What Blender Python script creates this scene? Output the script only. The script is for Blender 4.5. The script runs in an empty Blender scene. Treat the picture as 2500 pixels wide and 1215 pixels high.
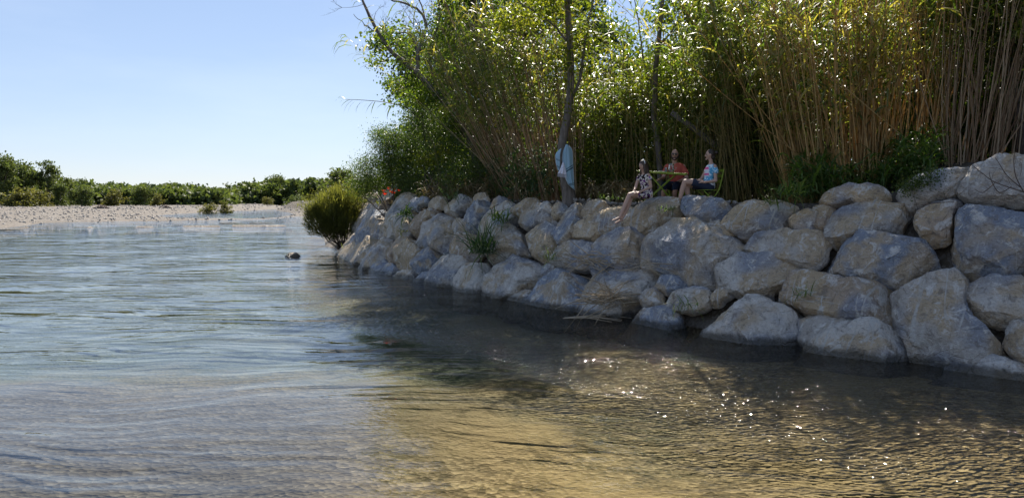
import bpy, math, random
import numpy as np
from mathutils import Vector, Matrix, noise as mnoise

# ------------------------------------------------------------------ camera, sky, sun, exposure
scene = bpy.context.scene
COL = scene.collection
CAM_H = 2.6
PITCH = math.atan(123.5 / 1878.0)
cam_data = bpy.data.cameras.new('camera')
cam_data.sensor_fit = 'HORIZONTAL'
cam_data.sensor_width = 36.0
cam_data.lens = 36.0 * 1878.0 / 2500.0
cam_data.clip_start = 0.05
cam_data.clip_end = 6000
cam = bpy.data.objects.new('camera', cam_data)
cam.location = (0, 0, CAM_H)
cam.rotation_euler = (math.pi / 2 - PITCH, 0, 0)
COL.objects.link(cam)
scene.camera = cam

SUN_EL, SUN_AZ = math.radians(46), math.radians(6)
world = bpy.data.worlds.new('World')
scene.world = world
world.use_nodes = True
wn = world.node_tree.nodes
sky = wn.new('ShaderNodeTexSky')
sky.sky_type = 'NISHITA'
sky.sun_disc = False
sky.sun_elevation = SUN_EL
sky.sun_rotation = SUN_AZ
sky.altitude = 200
sky.air_density = 1.0
sky.dust_density = 0.0
sky.ozone_density = 2.0
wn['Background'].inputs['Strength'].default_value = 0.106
sky_gamma = wn.new('ShaderNodeGamma')          # evens out the sky, raising its dim parts for added fill on shaded rocks
sky_gamma.inputs['Gamma'].default_value = 0.55
world.node_tree.links.new(sky.outputs[0], sky_gamma.inputs['Color'])
air = wn.new('ShaderNodeMixRGB')
air.blend_type = 'MULTIPLY'
air.inputs[0].default_value = 1.0
air.inputs[2].default_value = (0.91, 0.975, 1.16, 1)
world.node_tree.links.new(sky_gamma.outputs[0], air.inputs[1])
wtc = wn.new('ShaderNodeTexCoord')             # the faintest veil of high cloud over the whole sky
wmp = wn.new('ShaderNodeMapping')
wmp.inputs['Scale'].default_value = (1.2, 1.2, 5.0)
wcl = wn.new('ShaderNodeTexNoise')
wcl.inputs['Scale'].default_value = 1.6
wcl.inputs['Detail'].default_value = 6
wcl.inputs['Roughness'].default_value = 0.6
wrm = wn.new('ShaderNodeMapRange')
wrm.inputs[1].default_value, wrm.inputs[2].default_value, wrm.inputs[3].default_value, wrm.inputs[4].default_value = 0.45, 0.8, 0.0, 0.14
veil = wn.new('ShaderNodeMixRGB')
veil.inputs[2].default_value = (4.3, 4.6, 5.1, 1)
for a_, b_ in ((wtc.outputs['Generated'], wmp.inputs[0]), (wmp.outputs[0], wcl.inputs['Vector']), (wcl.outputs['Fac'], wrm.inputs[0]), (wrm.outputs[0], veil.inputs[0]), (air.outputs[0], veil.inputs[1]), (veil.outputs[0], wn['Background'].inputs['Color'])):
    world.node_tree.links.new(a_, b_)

sun_data = bpy.data.lights.new('sun', 'SUN')
sun_data.energy = 4.4
sun_data.angle = math.radians(0.53)
sun_data.color = (1.0, 0.93, 0.82)
sun = bpy.data.objects.new('sun', sun_data)
SUNV = Vector((math.cos(SUN_EL) * math.sin(SUN_AZ), math.cos(SUN_EL) * math.cos(SUN_AZ), math.sin(SUN_EL)))
sun.rotation_euler = (-SUNV).to_track_quat('-Z', 'Y').to_euler()
sun.location = SUNV * 60
COL.objects.link(sun)

scene.view_settings.view_transform = 'Standard'
scene.view_settings.look = 'None'
scene.view_settings.exposure = 1.34
scene.view_settings.gamma = 1.0
scene.view_settings.use_curve_mapping = False
scene.cycles.max_bounces = 6
scene.cycles.transparent_max_bounces = 12
scene.cycles.caustics_reflective = False
scene.cycles.caustics_refractive = False
scene.cycles.sample_clamp_indirect = 6.0
scene.cycles.use_denoising = True

rng = np.random.default_rng(7)
random.seed(7)

# ------------------------------------------------------------------ helpers
F = 1878.0
CP, SP = math.cos(PITCH), math.sin(PITCH)


def ray(x, y):
    cx, cy = (x - 1250.0) / F, -(y - 607.5) / F
    return np.array([cx, CP + cy * SP, -SP + cy * CP])


def at(x, y, Y):
    """the point of the place seen at photo position x, y that lies Y metres ahead"""
    d = ray(x, y)
    return np.array([0, 0, CAM_H]) + d * (Y / d[1])


def on_z(x, y, z=0.0):
    d = ray(x, y)
    return np.array([0, 0, CAM_H]) + d * ((z - CAM_H) / d[2])


def tag(o, label=None, cat=None, group=None, kind=None):
    if label: o['label'] = label
    if cat: o['category'] = cat
    if group: o['group'] = group
    if kind: o['kind'] = kind
    return o


def link(o, parent=None):
    COL.objects.link(o)
    if parent is not None:
        o.parent = parent
    return o


def empty(name, loc, label=None, cat=None, group=None, rz=0.0):
    o = bpy.data.objects.new(name, None)
    o.empty_display_size = 0.2
    o.location = loc
    o.rotation_euler = (0, 0, rz)
    link(o)
    return tag(o, label, cat, group)


def np_mesh(name, V, Q, attr=None, smooth=False, tris=None):
    V = np.asarray(V, dtype=np.float32).reshape(-1, 3)
    Q = np.asarray(Q, dtype=np.int32).reshape(-1, 4) if Q is not None and len(Q) else np.zeros((0, 4), np.int32)
    T = np.asarray(tris, dtype=np.int32).reshape(-1, 3) if tris is not None and len(tris) else np.zeros((0, 3), np.int32)
    me = bpy.data.meshes.new(name)
    me.vertices.add(len(V))
    me.vertices.foreach_set('co', V.ravel())
    nl = Q.size + T.size
    me.loops.add(nl)
    me.loops.foreach_set('vertex_index', np.concatenate([Q.ravel(), T.ravel()]))
    me.polygons.add(len(Q) + len(T))
    starts = np.concatenate([np.arange(len(Q)) * 4, len(Q) * 4 + np.arange(len(T)) * 3]).astype(np.int32)
    me.polygons.foreach_set('loop_start', starts)
    if attr is not None:
        for k, a in attr.items():
            at_ = me.attributes.new(k, 'FLOAT', 'POINT')
            at_.data.foreach_set('value', np.asarray(a, dtype=np.float32))
    me.update(calc_edges=True)
    me.validate()
    if smooth:
        me.polygons.foreach_set('use_smooth', np.ones(len(me.polygons), dtype=bool))
    return me


def mesh_obj(name, me, mat, parent=None, loc=(0, 0, 0)):
    o = bpy.data.objects.new(name, me)
    if mat is not None and not me.materials:
        me.materials.append(mat)
    o.location = loc
    return link(o, parent)


class MB:
    """collects vertices and faces for one mesh"""
    def __init__(s):
        s.v, s.f = [], []

    def add(s, V, Fc):
        o = len(s.v)
        s.v.extend([tuple(p) for p in V])
        s.f.extend([tuple(i + o for i in f) for f in Fc])

    def tube(s, P, R, n=6, cap=True):
        P = [Vector(p) for p in P]
        if not hasattr(R, '__len__'): R = [R] * len(P)
        V, Fc = [], []
        ref = None
        for i, p in enumerate(P):
            t = (P[min(i + 1, len(P) - 1)] - P[max(i - 1, 0)]).normalized()
            if ref is None:
                ref = Vector((1, 0, 0)) if abs(t.x) < 0.8 else Vector((0, 1, 0))
            a = (ref - t * ref.dot(t)).normalized()
            ref = a
            b = t.cross(a)
            for k in range(n):
                w = 2 * math.pi * k / n
                V.append(p + (a * math.cos(w) + b * math.sin(w)) * R[i])
        for i in range(len(P) - 1):
            for k in range(n):
                Fc.append((i * n + k, i * n + (k + 1) % n, (i + 1) * n + (k + 1) % n, (i + 1) * n + k))
        if cap:
            Fc.append(tuple(range(n))[::-1])
            Fc.append(tuple((len(P) - 1) * n + k for k in range(n)))
        s.add(V, Fc)
        return s

    def box(s, c, sz, M=None):
        V = []
        for dz in (-.5, .5):
            for dx, dy in ((-.5, -.5), (.5, -.5), (.5, .5), (-.5, .5)):
                p = Vector((dx * sz[0], dy * sz[1], dz * sz[2]))
                if M is not None: p = M @ p
                V.append(p + Vector(c))
        s.add(V, [(3, 2, 1, 0), (4, 5, 6, 7), (0, 1, 5, 4), (1, 2, 6, 5), (2, 3, 7, 6), (3, 0, 4, 7)])
        return s

    def build(s, name, mat, parent=None, smooth=False, loc=(0, 0, 0)):
        me = bpy.data.meshes.new(name)
        me.from_pydata(s.v, [], s.f)
        me.update()
        if smooth:
            me.polygons.foreach_set('use_smooth', np.ones(len(me.polygons), dtype=bool))
        return mesh_obj(name, me, mat, parent, loc)


def spline(P, R, n):
    """catmull-rom through points with radii, n samples per span"""
    P = [np.array(p, float) for p in P]
    R = list(R) if hasattr(R, '__len__') else [R] * len(P)
    out, rr = [], []
    for i in range(len(P) - 1):
        p0, p1, p2, p3 = P[max(i - 1, 0)], P[i], P[i + 1], P[min(i + 2, len(P) - 1)]
        for k in range(n):
            t = k / n
            out.append(0.5 * (2 * p1 + (p2 - p0) * t + (2 * p0 - 5 * p1 + 4 * p2 - p3) * t * t + (3 * p1 - p0 - 3 * p2 + p3) * t ** 3))
            rr.append(R[i] + (R[i + 1] - R[i]) * t)
    out.append(P[-1]); rr.append(R[-1])
    return out, rr


# ------------------------------------------------------------------ node helpers
def new_mat(name):
    m = bpy.data.materials.new(name)
    m.use_nodes = True
    m.node_tree.nodes.clear()
    return m, m.node_tree.nodes, m.node_tree.links


class NT:
    def __init__(s, name):
        s.m, s.n, s.l = new_mat(name)
        s.out = s.n.new('ShaderNodeOutputMaterial')

    def node(s, typ, **kw):
        nd = s.n.new(typ)
        for k, v in kw.items():
            if k.startswith('_'):
                setattr(nd, k[1:], v)
            else:
                key = k
                if isinstance(v, bpy.types.NodeSocket):
                    s.l.new(v, nd.inputs[key])
                else:
                    nd.inputs[key].default_value = v
        return nd

    def noise(s, vec, scale, detail=4, rough=0.55, dist=0.0):
        nd = s.n.new('ShaderNodeTexNoise')
        s.l.new(vec, nd.inputs['Vector'])
        nd.inputs['Scale'].default_value = scale
        nd.inputs['Detail'].default_value = detail
        nd.inputs['Roughness'].default_value = rough
        nd.inputs['Distortion'].default_value = dist
        return nd.outputs['Fac']

    def voro(s, vec, scale, feature='F1', out='Distance'):
        nd = s.n.new('ShaderNodeTexVoronoi')
        nd.feature = feature
        s.l.new(vec, nd.inputs['Vector'])
        nd.inputs['Scale'].default_value = scale
        return nd.outputs[out]

    def math(s, op, a, b=0.0, c=None, clamp=False):
        nd = s.n.new('ShaderNodeMath')
        nd.operation = op
        nd.use_clamp = clamp
        for i, v in enumerate((a, b) if c is None else (a, b, c)):
            if isinstance(v, bpy.types.NodeSocket): s.l.new(v, nd.inputs[i])
            else: nd.inputs[i].default_value = v
        return nd.outputs[0]

    def ramp(s, fac, stops):
        nd = s.n.new('ShaderNodeValToRGB')
        s.l.new(fac, nd.inputs[0])
        el = nd.color_ramp.elements
        while len(el) < len(stops): el.new(0.5)
        for e, (p, c) in zip(el, stops):
            e.position = p
            e.color = (*c, 1) if len(c) == 3 else c
        return nd.outputs[0]

    def step(s, fac, a, b, lo=0.0, hi=1.0):
        nd = s.n.new('ShaderNodeMapRange')
        nd.interpolation_type = 'SMOOTHSTEP'
        s.l.new(fac, nd.inputs[0])
        for i, v in enumerate((a, b, lo, hi)): nd.inputs[i + 1].default_value = v
        return nd.outputs[0]

    def mix(s, fac, a, b, mode='MIX'):
        nd = s.n.new('ShaderNodeMixRGB')
        nd.blend_type = mode
        for i, v in enumerate((fac, a, b)):
            if isinstance(v, bpy.types.NodeSocket): s.l.new(v, nd.inputs[i])
            elif i == 0: nd.inputs[0].default_value = v
            else: nd.inputs[i].default_value = (*v, 1)
        return nd.outputs[0]

    def map(s, vec, scale=(1, 1, 1), loc=(0, 0, 0), rot=(0, 0, 0)):
        nd = s.n.new('ShaderNodeMapping')
        s.l.new(vec, nd.inputs[0])
        nd.inputs['Location'].default_value = loc
        nd.inputs['Rotation'].default_value = rot
        nd.inputs['Scale'].default_value = scale
        return nd.outputs[0]

    def bump(s, h, strength=0.5, dist=0.02, normal=None):
        nd = s.n.new('ShaderNodeBump')
        s.l.new(h, nd.inputs['Height'])
        nd.inputs['Strength'].default_value = strength
        nd.inputs['Distance'].default_value = dist
        if normal is not None: s.l.new(normal, nd.inputs['Normal'])
        return nd.outputs[0]

    def principled(s, color, rough=0.8, spec=0.3, normal=None, metal=0.0, **kw):
        nd = s.n.new('ShaderNodeBsdfPrincipled')
        if isinstance(color, bpy.types.NodeSocket): s.l.new(color, nd.inputs['Base Color'])
        else: nd.inputs['Base Color'].default_value = (*color, 1)
        if isinstance(rough, bpy.types.NodeSocket): s.l.new(rough, nd.inputs['Roughness'])
        else: nd.inputs['Roughness'].default_value = rough
        nd.inputs['Specular IOR Level'].default_value = spec
        nd.inputs['Metallic'].default_value = metal
        if normal is not None: s.l.new(normal, nd.inputs['Normal'])
        return nd.outputs[0]

    def finish(s, shader):
        s.l.new(shader, s.out.inputs['Surface'])
        return s.m

    @property
    def pos(s):
        return s.n.new('ShaderNodeNewGeometry').outputs['Position']

    @property
    def obj(s):
        return s.n.new('ShaderNodeTexCoord').outputs['Object']


M = {}


def simple(name, col, rough=0.7, spec=0.3, var=0.15, scale=12.0, bump=0.0):
    t = NT(name)
    p = t.obj
    n = t.noise(p, scale, 4)
    c = t.mix(n, tuple(x * (1 - var) for x in col), tuple(min(1, x * (1 + var)) for x in col))
    nr = t.bump(t.noise(p, scale * 4, 3), bump, 0.01) if bump else None
    M[name] = t.finish(t.principled(c, rough, spec, nr))
    return M[name]


def leaf_mat(name, stops, trans=0.5, tcol=None, rough=0.52, spec=0.25):
    t = NT(name)
    a = t.n.new('ShaderNodeAttribute')
    a.attribute_name = 'rnd'
    c = t.ramp(a.outputs['Fac'], stops)
    pr = t.principled(c, rough, spec)
    tr = t.n.new('ShaderNodeBsdfTranslucent')
    tc = t.mix(1.0, c, tcol or (2.15, 2.5, 0.75), 'MULTIPLY')
    t.l.new(tc, tr.inputs['Color'])
    mx = t.n.new('ShaderNodeMixShader')
    mx.inputs[0].default_value = trans
    t.l.new(pr, mx.inputs[1])
    t.l.new(tr.outputs[0], mx.inputs[2])
    M[name] = t.finish(mx.outputs[0])
    return M[name]


# greens
leaf_mat('poplar_leaf', [(0, (0.035, 0.055, 0.012)), (0.6, (0.070, 0.100, 0.018)), (1, (0.150, 0.160, 0.025))])
leaf_mat('dark_leaf', trans=0.36, stops=[(0, (0.032, 0.052, 0.017)), (0.7, (0.065, 0.094, 0.026)), (1, (0.145, 0.160, 0.036))], spec=0.35, rough=0.46)
leaf_mat('yellow_leaf', [(0, (0.063, 0.076, 0.011)), (0.6, (0.116, 0.121, 0.018)), (1, (0.188, 0.170, 0.027))])
leaf_mat('olive_leaf', [(0, (0.061, 0.074, 0.024)), (0.6, (0.115, 0.128, 0.038)), (1, (0.203, 0.189, 0.061))])
leaf_mat('glint_leaf', [(0, (0.043, 0.064, 0.013)), (0.6, (0.090, 0.111, 0.021)), (1, (0.170, 0.170, 0.031))], spec=0.45, rough=0.42)
leaf_mat('reed_leaf', [(0, (0.057, 0.080, 0.023)), (0.5, (0.114, 0.137, 0.040)), (0.8, (0.194, 0.183, 0.057)), (1, (0.343, 0.252, 0.103))], trans=0.4, spec=0.5, rough=0.4)
leaf_mat('grass_leaf', [(0, (0.036, 0.066, 0.022)), (0.6, (0.072, 0.114, 0.030)), (1, (0.156, 0.192, 0.048))], trans=0.4)
leaf_mat('blue_grass', [(0, (0.036, 0.065, 0.036)), (0.6, (0.065, 0.104, 0.052)), (1, (0.130, 0.169, 0.065))], trans=0.35)
leaf_mat('dry_grass', [(0, (0.16, 0.12, 0.06)), (1, (0.36, 0.29, 0.17))], trans=0.3, tcol=(1.2, 1.1, 0.8))
leaf_mat('far_leaf', [(0, (0.050, 0.072, 0.028)), (0.5, (0.078, 0.105, 0.036)), (1, (0.12, 0.14, 0.05))], spec=0.15, trans=0.35, tcol=(1.7, 1.7, 0.8))
leaf_mat('far_olive', [(0, (0.055, 0.065, 0.025)), (1, (0.12, 0.12, 0.042))], spec=0.2, tcol=(1.8, 1.7, 0.8))
leaf_mat('bush_leaf', [(0, (0.06, 0.075, 0.025)), (1, (0.125, 0.13, 0.04))], spec=0.2, tcol=(2.0, 1.9, 0.8))
leaf_mat('poppy_petal', [(0, (0.55, 0.03, 0.012)), (1, (0.75, 0.07, 0.02))], trans=0.4, tcol=(1.2, 1.0, 1.0), spec=0.2)


def cane_mat(name, a, b, c):
    t = NT(name)
    at_ = t.n.new('ShaderNodeAttribute')
    at_.attribute_name = 'rnd'
    col = t.ramp(at_.outputs['Fac'], [(0, a), (0.55, b), (1, c)])
    n = t.noise(t.map(t.pos, (14, 14, 5)), 1.0, 2)
    col = t.mix(t.step(n, 0.55, 0.75), col, (0.10, 0.065, 0.03))
    tr = t.n.new('ShaderNodeBsdfTranslucent')
    t.l.new(col, tr.inputs['Color'])
    mx = t.n.new('ShaderNodeMixShader')
    mx.inputs[0].default_value = 0.5
    t.l.new(t.principled(col, 0.45, 0.4), mx.inputs[1])
    t.l.new(tr.outputs[0], mx.inputs[2])
    M[name] = t.finish(mx.outputs[0])


cane_mat('cane_gold', (0.46, 0.28, 0.10), (0.60, 0.40, 0.16), (0.70, 0.53, 0.26))
cane_mat('cane_brown', (0.30, 0.19, 0.11), (0.46, 0.32, 0.19), (0.58, 0.46, 0.31))
cane_mat('cane_green', (0.18, 0.17, 0.05), (0.32, 0.26, 0.08), (0.46, 0.34, 0.13))

t = NT('bark')
p = t.obj
b1 = t.noise(t.map(p, (22, 22, 4)), 1.0, 6, 0.65)
M['bark'] = t.finish(t.principled(t.ramp(b1, [(0.3, (0.08, 0.065, 0.053)), (0.6, (0.19, 0.16, 0.135)), (0.8, (0.30, 0.265, 0.23))]), 0.9, 0.2, t.bump(b1, 0.8, 0.02)))
simple('dead_wood', (0.11, 0.085, 0.07), 0.9, 0.2, 0.4)
simple('dry_twig', (0.33, 0.27, 0.19), 0.8, 0.25, 0.35)
simple('driftwood', (0.42, 0.38, 0.33), 0.85, 0.2, 0.25)

# boulders: limestone, colour of each stone from its object colour, alpha = amount of white veining
t = NT('boulder')
oi = t.n.new('ShaderNodeObjectInfo')
p = t.obj
sh = t.node('ShaderNodeVectorMath', _operation='ADD')
t.l.new(p, sh.inputs[0])
cmb = t.n.new('ShaderNodeCombineXYZ')
r50 = t.math('MULTIPLY', oi.outputs['Random'], 60.0)
for i in range(3): t.l.new(r50, cmb.inputs[i])
t.l.new(cmb.outputs[0], sh.inputs[1])
p = sh.outputs[0]
big = t.noise(p, 1.3, 3, 0.6, 0.4)
mid = t.noise(p, 4.5, 6, 0.68, 0.6)
fine = t.noise(p, 26, 5, 0.7)
col = t.mix(t.step(big, 0.44, 0.58), oi.outputs['Color'], t.mix(0.85, oi.outputs['Color'], (0.56, 0.42, 0.26)))
col = t.mix(t.step(t.noise(p, 0.9, 2), 0.50, 0.66), col, t.mix(0.88, oi.outputs['Color'], (0.29, 0.315, 0.375)))
col = t.mix(t.step(mid, 0.53, 0.64, 0, 0.85), col, (0.78, 0.74, 0.68))
col = t.mix(t.step(mid, 0.34, 0.45, 0.62, 0.0), col, (0.21, 0.18, 0.15))
spk = t.noise(p, 11, 6, 0.75, 0.8)
col = t.mix(t.step(spk, 0.57, 0.66, 0, 0.6), col, (0.80, 0.77, 0.72))
col = t.mix(t.step(spk, 0.36, 0.44, 0.5, 0.0), col, (0.16, 0.14, 0.125))
col = t.mix(t.step(fine, 0.34, 0.48, 0.35, 0), col, (0.20, 0.175, 0.15))
col = t.mix(t.step(fine, 0.58, 0.75, 0, 0.4), col, (0.66, 0.64, 0.60))
# mineral veins: thin stretched sheets through the stone
v1 = t.noise(t.map(p, (1.5, 0.16, 0.5), (3, 1, 7), (0.3, 0.2, 0.35)), 1.5, 2, 0.4)
vm = t.math('ABSOLUTE', t.math('SUBTRACT', v1, 0.5))
vein = t.step(vm, 0.004, 0.017, 1, 0)
v2 = t.noise(t.map(p, (0.25, 1.4, 0.5), (9, 4, 2), (0.2, 0.2, 0.9)), 1.8, 2, 0.5)
vein2 = t.step(t.math('ABSOLUTE', t.math('SUBTRACT', v2, 0.52)), 0.001, 0.006, 0.6, 0)
vv = t.math('MULTIPLY', t.math('MAXIMUM', vein, vein2), oi.outputs['Alpha'])
vv = t.math('MULTIPLY', vv, t.step(t.noise(p, 1.6, 2), 0.40, 0.54, 0, 0.95))
vv = t.math('MULTIPLY', vv, t.step(fine, 0.3, 0.5, 0.4, 1))
col = t.mix(vv, col, (0.62, 0.59, 0.54))
# dark wet band with algae just above the water
sep = t.n.new('ShaderNodeSeparateXYZ')
t.l.new(t.pos, sep.inputs[0])
wet = t.step(t.math('ADD', sep.outputs[2], t.math('MULTIPLY', t.math('SUBTRACT', mid, 0.5), 0.18)), 0.06, 0.19, 1, 0)
col = t.mix(t.math('MULTIPLY', wet, 0.82), col, (0.06, 0.055, 0.042))
crack = t.voro(t.map(p, (1, 1, 1.5)), 2.2, 'DISTANCE_TO_EDGE')
crk = t.step(crack, 0.0, 0.02, 0, 1)
rg = t.math('ABSOLUTE', t.math('SUBTRACT', t.noise(p, 6.5, 4, 0.6, 0.5), 0.5))
h = t.math('ADD', t.math('MULTIPLY', mid, 0.8), t.math('MULTIPLY', fine, 0.35))
h = t.math('ADD', h, t.math('MULTIPLY', rg, -0.8))
h = t.math('ADD', h, t.math('MULTIPLY', crk, 0.12))
M['boulder'] = t.finish(t.principled(col, t.step(wet, 0, 1, 0.85, 0.25), 0.3, t.bump(h, 1.0, 0.17)))
# ------------------------------------------------------------------ the lie of the land
BANK = np.array([(30, -18), (19, -4), (11.5, 5.5), (7.3, 11.0), (6.29, 12.06), (4.84, 13.4), (3.55, 14.8), (2.38, 16.4), (1.67, 17.3), (.5, 18.9),
                 (-.55, 20.5), (-1.77, 22.2), (-2.79, 23.8), (-4.1, 25.9), (-5.3, 28.3), (-6.7, 31.8), (-7.6, 35), (-8.6, 38), (-10.2, 42), (-13.5, 55), (-17, 70), (-26, 100),
                 (-36, 128), (-52, 170), (-70, 260), (-80, 420), (-100, 700), (-140, 1100)], float)
SHORE = np.array([(-400, 20), (-160, 44), (-80, 57), (-43.9, 66), (-46.5, 74), (-50, 82), (-43.5, 86), (-36, 91), (-31, 97), (-30.5, 108), (-30.0, 118), (-36, 135)], float)


def sdist(P, line):
    """signed distance to a polyline; positive on its right hand side going along it"""
    P = np.asarray(P, float)
    best = np.full(len(P), 1e18)
    sgn = np.ones(len(P))
    for a, b in zip(line[:-1], line[1:]):
        ab = b - a
        L = np.hypot(*ab)
        t_ = np.clip(((P - a) @ ab) / (L * L), 0, 1)
        q = a + t_[:, None] * ab
        d = np.hypot(*(P - q).T)
        s = np.sign((P - a)[:, 1] * ab[0] - (P - a)[:, 0] * ab[1])
        m = d < best - 1e-9
        best[m] = d[m]
        sgn[m] = s[m]
    return best * -sgn


def sstep(x, a, b):
    t_ = np.clip((x - a) / (b - a), 0, 1)
    return t_ * t_ * (3 - 2 * t_)


CHANNEL = [np.array([on_z(x, y)[:2] for x, y in q]) for q in (
    [(395, 526), (440, 531), (520, 534), (600, 534), (660, 531), (745, 518), (742, 511), (690, 510), (640, 513), (560, 517), (470, 521)],)]


def in_poly(P, poly):
    x, y = P[:, 0], P[:, 1]
    ins = np.zeros(len(P), bool)
    n = len(poly)
    for i in range(n):
        x1, y1 = poly[i]
        x2, y2 = poly[(i + 1) % n]
        c = ((y1 > y) != (y2 > y)) & (x < (x2 - x1) * (y - y1) / (y2 - y1 + 1e-12) + x1)
        ins ^= c
    return ins


def poly_sd(P, poly):
    d = np.abs(sdist(P, np.vstack([poly, poly[:1]])))
    return np.where(in_poly(P, poly), d, -d)


def vnoise(P, s, seed=0.0):
    """smooth lattice noise, two octaves, about -1..1"""
    tot = 0.0
    for amp, k in ((0.7, 1.0), (0.35, 2.13)):
        x, y = P[:, 0] / s * k + seed * 3.1, P[:, 1] / s * k - seed * 1.7
        i, j = np.floor(x), np.floor(y)
        u, v = x - i, y - j
        u, v = u * u * (3 - 2 * u), v * v * (3 - 2 * v)
        hsh = lambda a, b: np.modf(np.abs(np.sin(a * 127.1 + b * 311.7 + seed * 17.3) * 43758.5453))[0] * 2 - 1
        tot = tot + amp * ((hsh(i, j) * (1 - u) + hsh(i + 1, j) * u) * (1 - v) + (hsh(i, j + 1) * (1 - u) + hsh(i + 1, j + 1) * u) * v)
    return tot


def land(P):
    P = np.asarray(P, float).reshape(-1, 2)
    X, Y = P.T
    sb = sdist(P, BANK)
    near = 1 - sstep(Y, 31, 36)
    top = 2.5 + 0.85 * sstep(X, 6.4, 9.0) * near + 0.10 * vnoise(P, 2.0, 3)
    top = top * near + (1 - near) * (1.3 + 0.6 * sstep(Y, 40, 200))
    slope = np.where(Y < 33, 1.7, 0.55)
    z_bank = np.minimum(sb * slope - 0.8 * near, top)
    ss = -sdist(P, SHORE)
    far_d = Y > 60
    hi = 0.16 + 0.34 * np.maximum(sstep(Y, 135, 190), sstep(-X, 52, 75))
    sv = ss + 0.8 * vnoise(P, 26, 4)
    bar = np.minimum(np.where(sv > 0, 0.08, 0.25) * sv + 0.0, hi) + 0.07 * vnoise(P, 22, 1) * sstep(ss, 3, 12) + 0.03 * vnoise(P, 4, 5) * sstep(ss, 1, 5)
    for c in CHANNEL:
        cd = poly_sd(P, c)
        bar = np.where(cd > -6, np.minimum(bar, 0.10 - 0.10 * (cd + 2)), bar)
    bar = np.maximum(bar, -0.9)
    # river bed: shallow gravel towards the near shore, pool off the wall
    bed = -0.75 + 0.10 * vnoise(P, 4, 2) + 0.04 * vnoise(P, 1.2, 8)
    bed += 0.42 * sstep(-Y, -19, -6) + 0.28 * sstep(-(X - 0.35 * (Y - 7)), 2.5, 6.5) * sstep(-Y, -16, -6)
    bed += 0.25 * sstep(sb, -5, 0.0) * (Y < 40)
    z = np.maximum(bed, bar)
    z = np.maximum(z, np.where(sb > -3, z_bank, -9))
    return z


def land1(x, y):
    return float(land([(x, y)])[0])


def lines(segs):
    out = []
    for a, b, st in segs:
        out += list(np.arange(a, b, st))
    return np.array(out)


xs = np.concatenate([-np.geomspace(2500, 130, 14), lines([(-125, -60, 5), (-60, -30, 1.2), (-30, -14, 0.8), (-14, 16, 0.22), (16, 40, 2)]), np.geomspace(42, 2500, 16)])
ys = np.concatenate([-np.geomspace(400, 20, 8), lines([(-18, 3, 1.5), (3, 36, 0.22), (36, 60, 0.6), (60, 180, 1.3), (180, 320, 7)]), np.geomspace(330, 3500, 16)])
gx, gy = np.meshgrid(xs, ys)
P2 = np.column_stack([gx.ravel(), gy.ravel()])
gz = land(P2)
nx, ny = len(xs), len(ys)
idx = np.arange(nx * ny).reshape(ny, nx)
Q = np.stack([idx[:-1, :-1], idx[:-1, 1:], idx[1:, 1:], idx[1:, :-1]], -1).reshape(-1, 4)

t = NT('ground')
p = t.pos
sep = t.n.new('ShaderNodeSeparateXYZ')
t.l.new(p, sep.inputs[0])
z = sep.outputs[2]
cellc = t.voro(p, 16, 'F1', 'Color')
cellc2 = t.voro(p, 5.5, 'F1', 'Color')
sx = t.n.new('ShaderNodeSeparateColor')
t.l.new(cellc, sx.inputs[0])
sx2 = t.n.new('ShaderNodeSeparateColor')
t.l.new(cellc2, sx2.inputs[0])
peb = t.math('ADD', t.math('MULTIPLY', sx.outputs[0], 0.6), t.math('MULTIPLY', sx2.outputs[0], 0.4))
patch = t.noise(p, 0.38, 4, 0.6)
gravel = t.ramp(peb, [(0.15, (0.10, 0.086, 0.074)), (0.5, (0.18, 0.16, 0.14)), (0.85, (0.30, 0.275, 0.245))])
gravel = t.mix(t.step(t.noise(p, 0.7, 5, 0.75), 0.40, 0.62, 0.55, 0.0), gravel, (0.10, 0.088, 0.075))
gravel = t.mix(t.step(t.noise(t.map(p, (0.05, 0.22, 0.2)), 1.0, 5), 0.42, 0.58, 0, 0.75), gravel, (0.15, 0.128, 0.105))
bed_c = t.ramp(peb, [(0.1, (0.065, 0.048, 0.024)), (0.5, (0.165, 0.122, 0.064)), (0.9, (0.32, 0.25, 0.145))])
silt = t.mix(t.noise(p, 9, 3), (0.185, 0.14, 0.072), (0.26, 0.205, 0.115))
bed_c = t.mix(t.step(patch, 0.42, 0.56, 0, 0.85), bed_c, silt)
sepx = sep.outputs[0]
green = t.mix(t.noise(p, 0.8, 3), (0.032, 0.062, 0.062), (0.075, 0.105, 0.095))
bed_c = t.mix(t.step(t.math('ADD', z, t.math('MULTIPLY', t.math('SUBTRACT', patch, 0.5), 0.5)), -0.28, -0.74, 0, 0.92), bed_c, green)  # deeper bed coloured darker and greener, standing in for light lost in water
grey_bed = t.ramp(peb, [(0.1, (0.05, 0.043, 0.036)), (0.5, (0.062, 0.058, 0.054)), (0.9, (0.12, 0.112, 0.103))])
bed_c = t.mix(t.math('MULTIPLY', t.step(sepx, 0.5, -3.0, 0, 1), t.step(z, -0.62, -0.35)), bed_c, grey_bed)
soil = t.mix(t.noise(p, 3.0, 5), (0.04, 0.032, 0.024), (0.11, 0.088, 0.064))
soil = t.mix(t.step(sx.outputs[1], 0.62, 0.7, 0, 0.3), soil, (0.22, 0.20, 0.18))
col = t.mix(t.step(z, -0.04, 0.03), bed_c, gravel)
col = t.mix(t.step(z, 0.62, 0.85), col, soil)
yy = sep.outputs[1]
nearwall = t.math('MULTIPLY', t.step(z, 0.05, 0.3), t.step(yy, 45, 40))
col = t.mix(nearwall, col, soil)
h = t.math('ADD', t.voro(p, 16, 'F1'), t.math('MULTIPLY', t.voro(p, 5.5, 'F1'), 1.6))
M['ground'] = t.finish(t.principled(col, 0.9, 0.2, t.bump(h, 0.9, 0.035)))
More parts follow.
